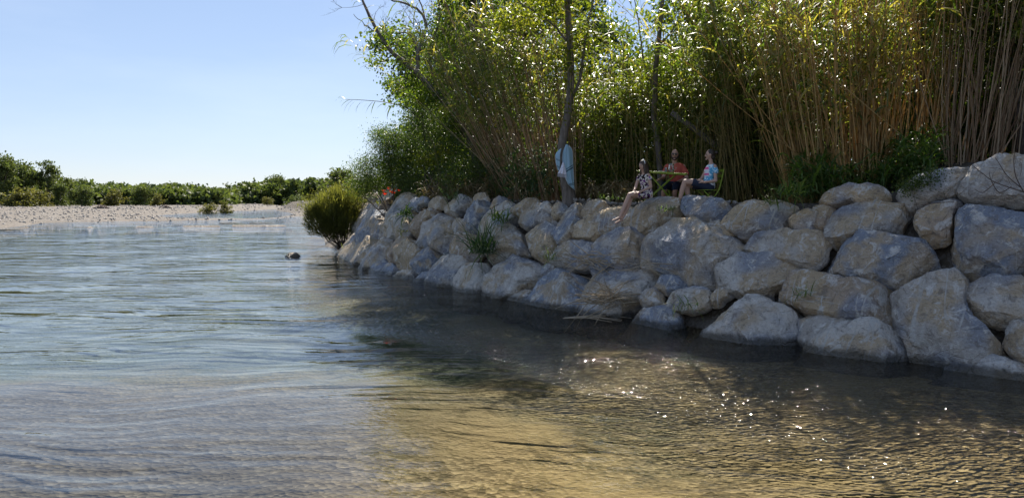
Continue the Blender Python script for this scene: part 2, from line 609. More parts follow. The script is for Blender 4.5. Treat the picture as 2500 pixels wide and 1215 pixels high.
g = mesh_obj('ground', np_mesh('ground', np.column_stack([P2, gz]), Q, smooth=True), M['ground'])
tag(g, 'gravel river bed, gravel bars and earthen bank of the river', None, None, 'structure')

# ------------------------------------------------------------------ water
wx = np.concatenate([-np.geomspace(1500, 64, 8), np.arange(-60, 40, 4.0)])
wy = np.concatenate([np.arange(-40, 140, 4.0), np.geomspace(145, 1500, 8)])
gx, gy = np.meshgrid(wx, wy)
idx = np.arange(len(wx) * len(wy)).reshape(len(wy), len(wx))
Qw = np.stack([idx[:-1, :-1], idx[:-1, 1:], idx[1:, 1:], idx[1:, :-1]], -1).reshape(-1, 4)
t = NT('water')
p = t.pos
sep = t.n.new('ShaderNodeSeparateXYZ')
t.l.new(p, sep.inputs[0])
warp = t.node('ShaderNodeVectorMath', _operation='ADD')
wn_ = t.n.new('ShaderNodeTexNoise')
t.l.new(t.map(p, (1, 1, 1)), wn_.inputs['Vector'])
wn_.inputs['Scale'].default_value = 0.22
wn_.inputs['Detail'].default_value = 2
wsc = t.node('ShaderNodeVectorMath', _operation='SCALE')
t.l.new(wn_.outputs['Color'], wsc.inputs[0])
wsc.inputs['Scale'].default_value = 3.0
t.l.new(p, warp.inputs[0])
t.l.new(wsc.outputs[0], warp.inputs[1])
pw = warp.outputs[0]
rot = (0, 0, math.radians(-16))
r1 = t.noise(t.map(pw, (0.34, 2.0, 1), (0, 0, 0), rot), 1.1, 1.5, 0.45)
r2 = t.noise(t.map(pw, (1.0, 2.4, 1), (5, 2, 0), (0, 0, math.radians(12))), 2.4, 1.5, 0.5)
r3 = t.noise(t.map(p, (1, 1.6, 1)), 9.0, 1, 0.5)
r0 = t.noise(t.map(pw, (0.35, 0.9, 1), (3, 8, 0), (0, 0, math.radians(-8))), 1.0, 1, 0.5)
turb = t.step(t.noise(p, 0.16, 2), 0.38, 0.62, 0.55, 1.25)
chop = t.step(t.noise(t.map(p, (0.16, 0.42, 1), (2, 5, 0)), 1.0, 3, 0.6), 0.42, 0.58, 0.03, 0.14)
bankd = t.math('ADD', t.math('MULTIPLY', sep.outputs[0], 0.80), t.math('MULTIPLY', sep.outputs[1], 0.60))   # towards the wall the current breaks into a fine chop
riff = t.math('MULTIPLY', t.math('MULTIPLY', t.step(bankd, 6.4, 8.4), t.step(sep.outputs[1], 23, 16)), t.step(t.noise(t.map(p, (0.3, 0.8, 1), (7, 1, 0)), 1.0, 3, 0.65), 0.37, 0.54, 0.4, 1.0))
chop = t.math('ADD', chop, t.math('MULTIPLY', riff, 5.0))
r00 = t.noise(t.map(pw, (0.11, 0.30, 1), (13, 28, 0), (0, 0, math.radians(-5))), 1.0, 2, 0.6)
farw = t.step(sep.outputs[1], 16, 45, 0.0, 6.0)
calm = t.step(sep.outputs[1], 8, 30, 0.8, 1.7)
hgt = t.math('ADD', t.math('ADD', t.math('MULTIPLY', r1, 1.7), t.math('MULTIPLY', r0, 1.6)), t.math('ADD', t.math('MULTIPLY', r2, 0.26), t.math('MULTIPLY', r3, chop)))
hgt = t.math('MULTIPLY', hgt, t.math('MULTIPLY', turb, calm))
hgt = t.math('ADD', hgt, t.math('MULTIPLY', r00, farw))
nrm = t.bump(hgt, 1.0, 0.037)
fr = t.n.new('ShaderNodeFresnel')
fr.inputs['IOR'].default_value = 1.33
t.l.new(nrm, fr.inputs['Normal'])
gl = t.n.new('ShaderNodeBsdfGlossy')
gl.inputs['Roughness'].default_value = 0.03
gl.inputs['Color'].default_value = (1, 1, 1, 1)
t.l.new(nrm, gl.inputs['Normal'])
tp = t.n.new('ShaderNodeBsdfTransparent')
tp.inputs['Color'].default_value = (0.90, 0.89, 0.81, 1)
mx = t.n.new('ShaderNodeMixShader')
t.l.new(fr.outputs[0], mx.inputs[0])
t.l.new(tp.outputs[0], mx.inputs[1])
t.l.new(gl.outputs[0], mx.inputs[2])
M['water'] = t.finish(mx.outputs[0])
w = mesh_obj('river_water', np_mesh('river_water', np.column_stack([gx.ravel(), gy.ravel(), np.zeros(gx.size)]), Qw, smooth=True), M['water'])
tag(w, 'clear shallow river water rippling past the boulder wall', None, None, 'structure')

# ------------------------------------------------------------------ boulder wall
def wall_hit(x, y):
    d = ray(x, y)
    d = d / d[1]
    Y = np.linspace(6, 60, 1100)
    Pz = CAM_H + d[2] * Y
    P = np.column_stack([d[0] * Y, Y])
    s = sdist(P, BANK)
    f = s * 1.7 - Pz
    i = int(np.argmax(f > 0))
    if i == 0: i = len(Y) - 1
    f0, f1 = f[i - 1], f[i]
    Yh = Y[i - 1] + (Y[i] - Y[i - 1]) * (0 - f0) / (f1 - f0 + 1e-9)
    return np.array([d[0] * Yh, Yh, CAM_H + d[2] * Yh])


GREY, BLUE, TAN, PALE, BROWN, ORANGE = (0.54, 0.485, 0.425), (0.31, 0.345, 0.41), (0.63, 0.49, 0.325), (0.68, 0.62, 0.545), (0.48, 0.365, 0.26), (0.66, 0.48, 0.29)
A = (820, 440, 3.5735)
B = (1250, 450, 3.037)
C = (1800, 360, 2.06)
ROCKS = [
 (A, TAN, [90,490,130,462,175,465,190,505,235,545,195,600,150,700,120,730,85,670,78,600]),
 (A, TAN, [155,215,200,205,290,205,330,215,300,270,250,285,190,300,150,330]),
 (A, GREY, [150,330,240,275,290,285,265,330,215,400,175,440,145,430]),
 (A, TAN, [310,225,350,195,420,205,410,260,375,315,325,285,300,260]),
 (A, GREY, [180,440,270,335,330,290,350,330,290,400,260,440,215,490,185,480]),
 (A, PALE, [435,290,480,210,550,160,640,155,610,205,550,270,500,335,440,335]),
 (A, BLUE, [245,400,310,340,400,325,440,345,385,430,370,480,320,520,265,540,205,510,190,470]),
 (A, PALE, [380,430,430,370,510,320,640,252,615,320,560,390,480,470,420,490,385,470]),
 (A, GREY, [490,490,540,430,610,345,640,380,620,450,540,520,495,520]),
 (A, BLUE, [615,230,660,185,730,165,800,155,790,200,730,215,660,245]),
 (A, BROWN, [640,430,700,340,790,275,860,250,870,300,760,400,690,470,640,450]),
 (A, TAN, [780,220,830,180,890,145,940,160,920,220,860,250,800,245]),
 (A, GREY, [675,500,740,420,850,330,960,300,1010,350,1000,470,960,560,930,605,850,590,770,585,700,545]),
 (A, PALE, [940,220,1000,160,1080,130,1150,150,1160,200,1080,260,990,290,940,270]),
 (A, TAN, [160,690,200,620,260,540,340,510,300,600,270,680,230,770,175,745]),
 (A, GREY, [270,700,310,590,350,530,470,530,490,570,440,690,410,720,330,740,300,820,240,800]),
 (A, BROWN, [420,700,470,600,530,510,620,490,610,530,530,600,505,690,480,720]),
 (A, TAN, [510,690,530,600,580,540,640,512,680,560,740,565,760,610,710,690,650,740,600,770,530,755]),
 (A, BLUE, [310,780,370,730,460,725,520,760,540,780,500,830,430,860,340,840]),
 (A, PALE, [470,850,510,790,590,760,690,790,730,820,700,880,620,900,540,890]),
 (A, BLUE, [635,730,720,690,790,600,835,565,880,590,890,640,850,690,790,770,730,800,660,770]),
 (A, BLUE, [720,850,745,810,800,770,800,830,770,890,725,885]),
 (A, PALE, [770,880,810,770,830,700,880,660,960,680,1070,665,1140,690,1160,720,1090,780,1040,850,1020,940,920,950,830,930]),
 (A, BROWN, [955,600,990,520,1050,455,1150,475,1230,490,1260,560,1200,650,1150,690,1050,650,970,630]),
 (A, GREY, [995,420,1030,370,1100,340,1130,400,1160,470,1040,450,1000,470]),
 (A, BLUE, [1110,310,1190,250,1290,195,1330,150,1335,220,1250,320,1200,420,1150,460,1110,400]),
 (A, PALE, [1030,840,1080,770,1200,715,1300,735,1320,790,1310,880,1270,1010,1180,1010,1060,975,1030,930]),
 (A, PALE, [1220,430,1250,340,1310,270,1400,220,1520,190,1560,230,1540,300,1450,380,1370,440,1280,480,1225,460]),
 (A, TAN, [1180,170,1250,120,1310,135,1310,180,1240,210,1190,210]),
 (A, ORANGE, [1340,210,1390,150,1450,130,1470,190,1400,220,1340,250]),
 (A, TAN, [1530,250,1580,180,1650,135,1720,140,1735,190,1690,250,1610,300,1560,300]),
 (A, GREY, [1565,330,1640,270,1740,270,1850,300,1900,370,1850,380,1760,370,1670,415,1610,390]),
 (A, TAN, [1640,440,1690,380,1770,365,1880,390,1915,450,1900,540,1850,640,1800,690,1720,640,1680,560,1645,500]),
 (A, BLUE, [1910,400,1960,310,2050,230,2130,205,2115,310,2090,400,2060,470,2100,500,2000,540,1920,545]),
 (A, GREY, [1250,600,1300,500,1400,420,1480,370,1540,420,1600,520,1640,600,1560,640,1400,700,1300,680]),
 (A, PALE, [1315,870,1370,790,1440,740,1480,690,1600,670,1740,680,1790,720,1780,800,1740,870,1620,910,1520,960,1480,1005,1390,985,1330,940]),
 (A, BLUE, [1430,1060,1510,1005,1620,950,1700,965,1735,1010,1720,1080,1620,1090,1480,1090]),
 (A, GREY, [1780,790,1830,720,1900,760,1860,800,1800,830]),
 (A, GREY, [1860,640,1900,580,1990,540,2100,510,2200,510,2240,560,2220,640,2180,740,2050,760,1920,740,1840,700]),
 (A, BLUE, [1715,1080,1740,960,1770,880,1830,800,1960,755,2080,790,2120,860,2130,950,2170,1090,2150,1130,2000,1130,1800,1130,1720,1110]),
 (A, TAN, [1880,230,1960,190,1990,230,1940,300,1890,330,1870,290]),
 (A, PALE, [1700,260,1720,210,1790,205,1870,220,1880,280,1830,290,1760,270]),
 (A, TAN, [2120,280,2140,210,2210,170,2310,170,2335,200,2290,250,2200,290,2150,320]),
 (B, TAN, [440,370,490,290,570,230,700,185,800,160,870,170,880,230,820,330,750,340,640,370,600,405,540,390,450,385]),
 (B, TAN, [780,290,870,200,960,130,1020,90,1120,95,1210,110,1230,160,1180,220,1080,300,1010,355,930,350,850,330]),
 (B, BLUE, [1255,100,1270,60,1310,52,1345,75,1440,100,1490,90,1550,110,1595,160,1590,230,1560,285,1470,265,1370,250,1280,220,1262,160]),
 (B, TAN, [1585,285,1640,200,1710,130,1800,105,1900,100,2040,115,2060,150,2030,290,2010,340,1910,350,1780,360,1720,380,1650,350,1590,320]),
 (B, GREY, [560,570,590,460,640,390,760,340,850,335,940,350,970,390,930,440,905,480,920,580,830,600,700,610,560,640]),
 (B, GREY, [910,500,960,430,1040,350,1080,300,1180,265,1310,245,1360,255,1400,290,1480,340,1560,370,1630,400,1660,470,1650,520,1560,540,1500,590,1450,640,1440,740,1330,760,1270,730,1180,660,1100,640,980,590,930,560]),
 (B, TAN, [1380,280,1460,265,1560,290,1640,330,1580,390,1480,360]),
 (C, GREY, [20,500,50,440,150,425,300,422,430,428,438,470,420,540,360,600,270,570,180,530,60,525]),
 (B, PALE, [1435,680,1480,600,1570,530,1640,512,1720,525,1830,518,1950,525,2060,555,2145,615,2100,660,1990,700,1880,760,1880,830,1780,820,1690,790,1600,770,1460,740]),
 (B, PALE, [520,740,600,690,700,640,800,620,910,615,1010,640,1080,680,1090,700,1040,780,960,830,900,850,860,840,830,880,760,940,690,980,600,970,535,940,525,830]),
 (B, BLUE, [1055,760,1100,665,1150,665,1250,710,1265,745,1180,780,1090,795]),
 (B, GREY, [940,850,1000,790,1060,760,1100,850,1110,890,1040,905,960,900]),
 (B, PALE, [1110,840,1140,790,1230,770,1330,770,1420,760,1445,800,1440,890,1350,930,1240,925,1150,900]),
 (B, GREY, [1455,880,1490,810,1560,765,1620,765,1630,800,1560,840,1490,900]),
 (B, BLUE, [820,1000,880,940,960,910,1040,915,1130,905,1210,930,1250,990,1320,1010,1370,1060,1350,1130,1200,1120,1050,1085,900,1050]),
 (B, PALE, [1375,1050,1440,980,1470,930,1560,850,1660,805,1760,840,1860,860,1960,900,2070,930,2110,960,2070,1100,2060,1235,1900,1225,1650,1200,1500,1170,1400,1140]),
 (C, BROWN, [140,690,200,640,330,628,450,645,560,665,690,655,760,680,790,710,780,800,775,890,700,890,620,880,540,850,420,830,300,790,190,750,145,720]),
 (C, GREY, [275,880,340,832,450,850,560,870,620,890,540,915,470,930,380,950,300,935]),
 (C, PALE, [265,1020,330,965,480,915,610,885,700,880,760,910,830,940,870,1010,925,1095,860,1120,740,1105,600,1095,430,1070]),
 (C, BLUE, [420,550,480,490,580,440,700,425,860,435,930,460,970,520,980,580,900,610,840,650,800,690,740,670,640,660,560,660,440,620]),
 (C, GREY, [442,420,470,330,520,270,620,262,750,275,860,290,830,330,790,400,730,415,620,430,540,450,480,470]),
 (C, ORANGE, [400,210,500,200,620,190,690,175,760,200,785,230,760,265,660,270,560,258,480,285,410,270]),
 (C, ORANGE, [255,370,300,330,370,300,400,320,395,380,370,415,280,420]),
 (C, BROWN, [375,300,440,285,485,300,450,370,440,410,400,410]),
 (C, GREY, [780,800,790,700,850,660,930,620,990,580,1050,600,1100,640,1150,690,1140,780,1160,850,1250,920,1330,1000,1260,1040,1060,1050,950,1030,860,970,800,900,775,880]),
 (C, BLUE, [1060,380,1090,310,1130,285,1300,300,1460,275,1560,290,1590,450,1560,540,1440,560,1330,635,1220,645,1130,620,1080,560,1070,470]),
 (C, PALE, [1140,655,1240,645,1350,650,1480,665,1580,690,1590,830,1480,865,1380,875,1280,865,1160,835,1130,770,1160,700]),
 (C, BROWN, [900,330,930,270,1000,245,1080,230,1120,270,1070,330,1060,400,1060,450,960,470,920,430]),
 (C, PALE, [835,1125,950,1080,1050,1060,1190,1045,1300,1055,1440,1075,1560,1110,1570,1200,1350,1190,1100,1160,950,1140]),
 (C, GREY, [790,220,880,150,980,130,1060,110,1150,90,1190,110,1120,200,1000,240,930,270,870,290,820,260]),
 (C, GREY, [1100,200,1150,130,1230,95,1330,50,1370,30,1442,40,1560,60,1600,150,1560,250,1440,260,1330,260,1200,265]),
 # stones past the right edge of the picture
 (C, GREY, [1340,900,1480,880,1640,900,1660,1060,1500,1080,1380,1060]),
 (C, BLUE, [1600,280,1760,270,1840,420,1780,560,1620,560]),
 (C, TAN, [1600,620,1800,600,1880,760,1820,900,1640,880]),
 (C, PALE, [1600,960,1800,920,1940,1060,1900,1240,1700,1240,1590,1150]),
 (C, TAN, [1600,60,1760,30,1880,120,1840,240,1640,240]),
 (C, BROWN, [1860,300,2050,280,2140,480,2000,620,1880,560]),
 (C, GREY, [1900,660,2100,640,2200,860,2080,1000,1920,940]),
]


def chaikin(P, n=1, q=0.22):
    for _ in range(n):
        nxt = np.roll(P, -1, 0)
        P = np.stack([P * (1 - q) + nxt * q, P * q + nxt * (1 - q)], 1).reshape(-1, P.shape[1])
    return P


def radial(poly, th):
    """distance from the origin to a star-shaped outline in direction th"""
    a = np.arctan2(poly[:, 1], poly[:, 0])
    r = np.hypot(poly[:, 0], poly[:, 1])
    o = np.argsort(a)
    a, r = a[o], r[o]
    aa = np.concatenate([a - 2 * math.pi, a, a + 2 * math.pi])
    rr = np.concatenate([r, r, r])
    return np.interp(th, aa, rr)


def rock_mesh(poly, thick_f, thick_b, seed, nu=68, nv=34, rough=1.0):
    """a faceted stone whose outline in its own x-y plane is poly; z is towards the viewer side"""
    R = np.random.default_rng(seed)
    th = np.linspace(0, 2 * math.pi, nu, endpoint=False)
    th = (th + math.pi) % (2 * math.pi) - math.pi
    rad = radial(poly, th)
    size = rad.mean()
    ph = np.linspace(-math.pi / 2, math.pi / 2, nv + 1)[1:-1]
    V = [[0, 0, -thick_b]]
    for f in ph:
        c = math.cos(f) ** 0.4
        s = math.copysign(abs(math.sin(f)) ** 0.72, f)
        zz = s * (thick_f if s > 0 else thick_b)
        for k in range(nu):
            V.append([rad[k] * c * math.cos(th[k]), rad[k] * c * math.sin(th[k]), zz])
    V.append([0, 0, thick_f])
    V = np.array(V)
    # split faces: flat cuts across the front of the stone
    for k in range(15):
        tilt = R.uniform(0.05, 0.75) if k < 6 else R.uniform(0.85, 1.3)
        az = R.uniform(0, 2 * math.pi)
        n = np.array([math.sin(tilt) * math.cos(az), math.sin(tilt) * math.sin(az), math.cos(tilt)])
        d = V @ n
        lim = d.max() * (R.uniform(0.66, 0.9) if k < 6 else R.uniform(0.80, 0.95))
        over = np.clip(d - lim, 0, None)
        V -= np.outer(over, n)
    N = V / (np.linalg.norm(V, axis=1, keepdims=True) + 1e-9)
    off = R.uniform(-50, 50, 3)
    disp = np.empty(len(V))
    for i, v in enumerate(V):
        q = Vector(v) / size
        disp[i] = (mnoise.noise(q * 1.6 + Vector(off)) * 0.05 + (abs(mnoise.noise(q * 2.6 + Vector(off))) - 0.25) * 0.10
                   + (abs(mnoise.noise(q * 6.0 + Vector(off))) - 0.25) * 0.055 + mnoise.noise(q * 14.0 + Vector(off)) * 0.022)
    V = V + N * (disp * size * rough)[:, None]
    nr = len(ph)
    Qd, Tr = [], []
    for i in range(nr - 1):
        a = 1 + i * nu
        for k in range(nu):
            Qd.append((a + k, a + (k + 1) % nu, a + nu + (k + 1) % nu, a + nu + k))
    last = len(V) - 1
    for k in range(nu):
        Tr.append((0, 1 + (k + 1) % nu, 1 + k))
        a = 1 + (nr - 1) * nu
        Tr.append((last, a + k, a + (k + 1) % nu))
    me = np_mesh('boulder', V, Qd, smooth=True, tris=Tr)
    me.set_sharp_from_angle(angle=math.radians(24))
    return me


wall = empty('boulder_wall', (0.5, 18.9, 0), 'river wall of big stacked limestone boulders below the reeds', 'boulder wall')
WALL_LOC = np.array(wall.location)
ROCK_INFO = []
for i, (fr_, colr, pts) in enumerate(ROCKS):
    q = np.array(pts, float).reshape(-1, 2)
    q = np.column_stack([fr_[0] + q[:, 0] / fr_[2], fr_[1] + q[:, 1] / fr_[2]])
    P3 = np.array([wall_hit(x, y) for x, y in q])
    c = (P3.min(0) + P3.max(0)) / 2 * 0.5 + P3.mean(0) * 0.5
    # the face of the wall here
    e = 0.3
    gxy = [sdist([(c[0] + e, c[1])], BANK)[0] - sdist([(c[0] - e, c[1])], BANK)[0], sdist([(c[0], c[1] + e)], BANK)[0] - sdist([(c[0], c[1] - e)], BANK)[0]]
    inl = np.array([gxy[0], gxy[1], 0]); inl /= np.linalg.norm(inl)
    Nn = -inl * 1.7 / math.hypot(1.7, 1) + np.array([0, 0, 1]) / math.hypot(1.7, 1)
    U = np.cross(np.array([0, 0, 1]), Nn); U /= np.linalg.norm(U)
    Vv = np.cross(Nn, U)
    loc2 = np.column_stack([(P3 - c) @ U, (P3 - c) @ Vv])
    loc2 *= 1.12
    low = P3[:, 2] < 0.22
    loc2[low, 1] -= 0.42                       # stones at the foot go on under the water
    cc = (loc2.min(0) + loc2.max(0)) / 2
    loc2 = loc2 - cc
    c = c + U * cc[0] + Vv * cc[1]
    loc2 = chaikin(loc2, 1, 0.14)
    size = np.hypot(*loc2.T).mean()
    mn = min(np.ptp(loc2[:, 0]), np.ptp(loc2[:, 1])) / 2
    R_ = np.random.default_rng(100 + i)
    tf = mn * R_.uniform(0.45, 0.72)
    me = rock_mesh(loc2, tf, mn * 0.85, 200 + i)
    o = mesh_obj('boulder', me, M['boulder'], wall)
    ctr = c - Nn * tf * 0.35
    mat = Matrix(((U[0], Vv[0], Nn[0], ctr[0] - WALL_LOC[0]), (U[1], Vv[1], Nn[1], ctr[1] - WALL_LOC[1]), (U[2], Vv[2], Nn[2], ctr[2] - WALL_LOC[2]), (0, 0, 0, 1)))
    o.matrix_local = mat
    k = R_.uniform(0.88, 1.1)
    o.color = (colr[0] * k, colr[1] * k, colr[2] * k, 1.0 if R_.random() < 0.6 else 0.35)
    ROCK_INFO.append((ctr, size, Nn))

# rubble and small stones filling the joints and lying along the crest
gm = [rock_mesh(np.array([(math.cos(a) * r, math.sin(a) * r) for a, r in zip(np.linspace(0, 6.283, 9)[:-1], np.random.default_rng(s).uniform(0.7, 1.15, 8))]), 0.6, 0.6, 900 + s, 8, 6, 1.2) for s in range(4)]
for m_ in gm: m_.name = 'stone'


def rubble(V0, scale, seed):
    R = np.random.default_rng(seed)
    Vs, Qs, Ts = [], [], []
    off = 0
    protos = []
    for m_ in gm:
        v = np.empty(len(m_.vertices) * 3, np.float32)
        m_.vertices.foreach_get('co', v)
        qd = [tuple(pl.vertices) for pl in m_.polygons if len(pl.vertices) == 4]
        tr = [tuple(pl.vertices) for pl in m_.polygons if len(pl.vertices) == 3]
        protos.append((v.reshape(-1, 3), np.array(qd), np.array(tr)))
    for p_, s_ in zip(V0, scale):
        v, qd, tr = protos[R.integers(4)]
        rotm = np.array(Matrix.Rotation(R.uniform(0, 6.28), 3, Vector(R.normal(size=3)).normalized()))
        vv_ = (v * R.uniform(0.7, 1.3, 3)) @ rotm.T * s_ + p_
        Vs.append(vv_); Qs.append(qd + off); Ts.append(tr + off)
        off += len(v)
    return np.vstack(Vs), np.vstack(Qs), np.vstack(Ts)


R = np.random.default_rng(55)
pts_, sc_ = [], []
for _ in range(900):
    k = R.uniform(6, 16)
    i = int(k); u = k - i
    b = BANK[i] * (1 - u) + BANK[i + 1] * u
    dr = BANK[i + 1] - BANK[i]; dr /= np.hypot(*dr)
    inl = np.array([dr[1], -dr[0]])
    s = R.uniform(1.6, 2.7)
    q = b + inl * s
    z_ = land1(*q)
    pts_.append((q[0], q[1], z_ + 0.01)); sc_.append(R.uniform(0.025, 0.075) * (1.4 if s < 1.5 else 1))
V_, Q_, T_ = rubble(np.array(pts_), sc_, 5)
simple('gravel_stone', (0.26, 0.23, 0.20), 0.85, 0.25, 0.45, 3.0)
o = mesh_obj('rubble', np_mesh('rubble', V_ - WALL_LOC, Q_, tris=T_), M['gravel_stone'], wall)
tag(o, 'loose stones filling the joints and crest of the wall', None, None, 'stuff')

# the lone stone in the river
c = on_z(716, 626, 0.0)
q = np.array([(math.cos(a) * r * 0.36, math.sin(a) * r * 0.26) for a, r in zip(np.linspace(0, 6.283, 10)[:-1], (1, .9, 1.05, .85, 1, 1.1, .9, 1, .95))])
o = mesh_obj('rock', rock_mesh(q, 0.17, 0.2, 77, 40, 20), M['boulder'], None, (c[0], c[1], 0.03))
o.color = (0.24, 0.20, 0.15, 0.2)
tag(o, 'lone brown rock breaking the surface in the middle of the river', 'rock')
# ------------------------------------------------------------------ plants
def unit(v):
    return v / (np.linalg.norm(v, axis=-1, keepdims=True) + 1e-9)


def leaf_np(P, L, W, R, droop=0.3, tint=None, spread=0.25):
    """rhombic folded leaves at points P"""
    n = len(P)
    d = R.normal(size=(n, 3)); d[:, 2] -= droop
    d = unit(d)
    a = unit(np.cross(d, R.normal(size=(n, 3))))
    nn = np.cross(d, a)
    ln = (L * R.uniform(0.65, 1.3, n))[:, None]
    w = (W * R.uniform(0.7, 1.25, n))[:, None]
    fold = w * 0.25
    V = np.stack([P, P + d * ln * 0.45 + a * w * 0.5 + nn * fold, P + d * ln, P + d * ln * 0.45 - a * w * 0.5 + nn * fold], 1).reshape(-1, 3)
    Q = np.arange(4 * n).reshape(-1, 4)
    base = R.uniform(0, 1, n) if tint is None else np.clip(tint + R.normal(0, spread, n), 0, 1)
    return V, Q, np.repeat(base, 4)


def clumps(ells, R, per=55, crad=0.28):
    """leaf positions gathered in clumps through ellipsoids (centre, radii, leaf count)"""
    Ps, Ts = [], []
    for c, r, n in ells:
        k = max(3, n // per)
        u = unit(R.normal(size=(k, 3))) * (R.uniform(0.15, 1.0, k) ** 0.45)[:, None]
        cc = np.array(c) + u * np.array(r)
        ct = R.uniform(0.15, 0.85, k)
        w = R.integers(0, k, n)
        sc = crad * R.uniform(0.6, 1.5, k)
        off = R.normal(size=(n, 3)) * sc[w][:, None] * np.array([1, 1, 0.75])
        Ps.append(cc[w] + off)
        Ts.append(ct[w])
    return np.vstack(Ps), np.concatenate(Ts)


def crown(parent, ells, mat, seed, L=0.1, W=0.07, per=55, crad=0.28, droop=0.35, name='crown'):
    R = np.random.default_rng(seed)
    P, T = clumps(ells, R, per, crad)
    V, Q, A_ = leaf_np(P, L, W, R, droop, T)
    o = mesh_obj(name, np_mesh(name, V - np.array(parent.location), Q, {'rnd': A_}), M[mat], parent)
    return o


def limb(parent, P, R_, name='trunk', mat='bark', n=7, sub=4, wob=0.0, seed=1):
    P, R2 = spline(P, R_, sub)
    if wob:
        rg = np.random.default_rng(seed)
        P = [p + rg.normal(0, wob, 3) for p in P]
    mb = MB()
    mb.tube([p - np.array(parent.location) for p in P], R2, n)
    return mb.build(name, M[mat], parent, True)


def twigs(parent, starts, seed, mat='dead_wood', length=(0.5, 1.2), r=0.012, up=0.6, name='twigs', depth=2, bias=(0, 0, 0)):
    """thin forking shoots from the given points (joined: far too fine to pick apart)"""
    R = np.random.default_rng(seed)
    mb = MB()

    def grow(p, d, L, rad, lev):
        pts, q = [p], p
        for _ in range(4):
            d = d + R.normal(0, 0.22, 3) + np.array([0, 0, 0.06])
            d = d / np.linalg.norm(d)
            q = q + d * L / 4
            pts.append(q)
        mb.tube([x - np.array(parent.location) for x in pts], np.linspace(rad, rad * 0.35, 5), 4, False)
        if lev > 0:
            for k in range(R.integers(2, 4)):
                grow(pts[R.integers(1, 4)], d + R.normal(0, 0.6, 3), L * R.uniform(0.4, 0.75), rad * 0.6, lev - 1)
    for s in starts:
        d = R.normal(size=3) * 0.6 + np.array([0, 0, up]) + np.array(bias)
        grow(np.array(s, float), d / np.linalg.norm(d), R.uniform(*length), r, depth)
    o = mb.build(name, M[mat], parent)
    return tag(o, None, None, None, 'stuff')


def blades(base, dirs, L, W, R, droop=1.0, seg=4):
    """strap leaves that arch over; base n x 3, dirs n x 3, L, W arrays"""
    n = len(base)
    d = unit(dirs)
    side = unit(np.cross(d, np.array([0, 0, 1.0]) + R.normal(0, 0.25, (n, 3))))
    pts = [base]
    cur, dd = base, d
    for k in range(seg):
        dd = unit(dd + np.array([0, 0, -1.0]) * (droop * (0.10 + 0.22 * k))[:, None] if hasattr(droop, '__len__') else dd + np.array([0, 0, -1.0]) * droop * (0.10 + 0.22 * k))
        cur = cur + dd * (L / seg)[:, None]
        pts.append(cur)
    prof = [0.55, 1.0, 0.85, 0.5, 0.04] if seg == 4 else list(np.linspace(0.8, 0.05, seg + 1))
    V = []
    for k in range(seg + 1):
        V.append(pts[k] + side * (W * prof[k] * 0.5)[:, None])
        V.append(pts[k] - side * (W * prof[k] * 0.5)[:, None])
    V = np.stack(V, 1).reshape(-1, 3)
    m = 2 * (seg + 1)
    b = (np.arange(n) * m)[:, None]
    Q = np.concatenate([np.stack([b[:, 0] + 2 * k, b[:, 0] + 2 * k + 1, b[:, 0] + 2 * k + 3, b[:, 0] + 2 * k + 2], 1) for k in range(seg)])
    return V, Q, m


def reed_clump(name, label, bases, tops, seed, nleaf=14, mat='cane_gold', lmat='reed_leaf', rad=0.011, leaf_from=0.45, leafL=0.62, bend=0.25, dead=0.12, group=None):
    """canes from bases to tops (n x 3) with strap leaves on their upper part"""
    R = np.random.default_rng(seed)
    root = empty(name, tuple(bases.mean(0)), label, 'reed clump', group)
    loc = np.array(root.location)
    n = len(bases)
    seg = 5
    t_ = np.linspace(0, 1, seg + 1)
    sag = R.normal(0, bend, (n, 3)); sag[:, 2] = 0
    rr = rad * R.uniform(0.6, 1.35, n)
    V, Q = [], []
    for k, tt in enumerate(t_):
        c = bases * (1 - tt) + tops * tt + sag * (tt * (1 - tt) * -1.0 + 0.0) + R.normal(0, 0.012, (n, 3))
        r_ = rr * (1 - 0.7 * tt)
        for a in range(4):
            w = a * math.pi / 2 + 0.4
            V.append(c + np.stack([np.cos(w) * r_, np.sin(w) * r_, 0 * r_], 1))
    V = np.stack(V, 1)                      # n x (seg+1)*4 x 3
    m = (seg + 1) * 4
    b = np.arange(n) * m
    for k in range(seg):
        for a in range(4):
            Q.append(np.stack([b + k * 4 + a, b + k * 4 + (a + 1) % 4, b + (k + 1) * 4 + (a + 1) % 4, b + (k + 1) * 4 + a], 1))
    tint = np.repeat(R.uniform(0, 1, n), m)
    o = mesh_obj('canes', np_mesh('canes', V.reshape(-1, 3) - loc, np.concatenate(Q), {'rnd': tint}, True), M[mat], root)
    tag(o, None, None, None, 'stuff')
    nl = n * nleaf
    w = R.integers(0, n, nl)
    tt = leaf_from + (1 - leaf_from) * R.uniform(0, 1, nl) ** 0.8
    basep = bases[w] * (1 - tt)[:, None] + tops[w] * tt[:, None] - sag[w] * (tt * (1 - tt))[:, None]
    ax = unit(tops[w] - bases[w])
    az = R.uniform(0, 2 * math.pi, nl)
    dirs = ax * R.uniform(0.4, 1.3, nl)[:, None] + np.stack([np.cos(az), np.sin(az), np.zeros(nl)], 1) * 0.8
    LL = leafL * R.uniform(0.5, 1.35, nl)
    WW = 0.042 * R.uniform(0.6, 1.3, nl)
    Vl, Ql, ml = blades(basep, dirs, LL, WW, R, R.uniform(0.5, 1.9, nl))
    tl = np.where(R.random(nl) < dead, R.uniform(0.85, 1, nl), np.clip(R.normal(0.42, 0.2, nl), 0, 0.84))
    o = mesh_obj('foliage', np_mesh('foliage', Vl - loc, Ql, {'rnd': np.repeat(tl, ml)}), M[lmat], root)
    tag(o, None, None, None, 'stuff')
    return root


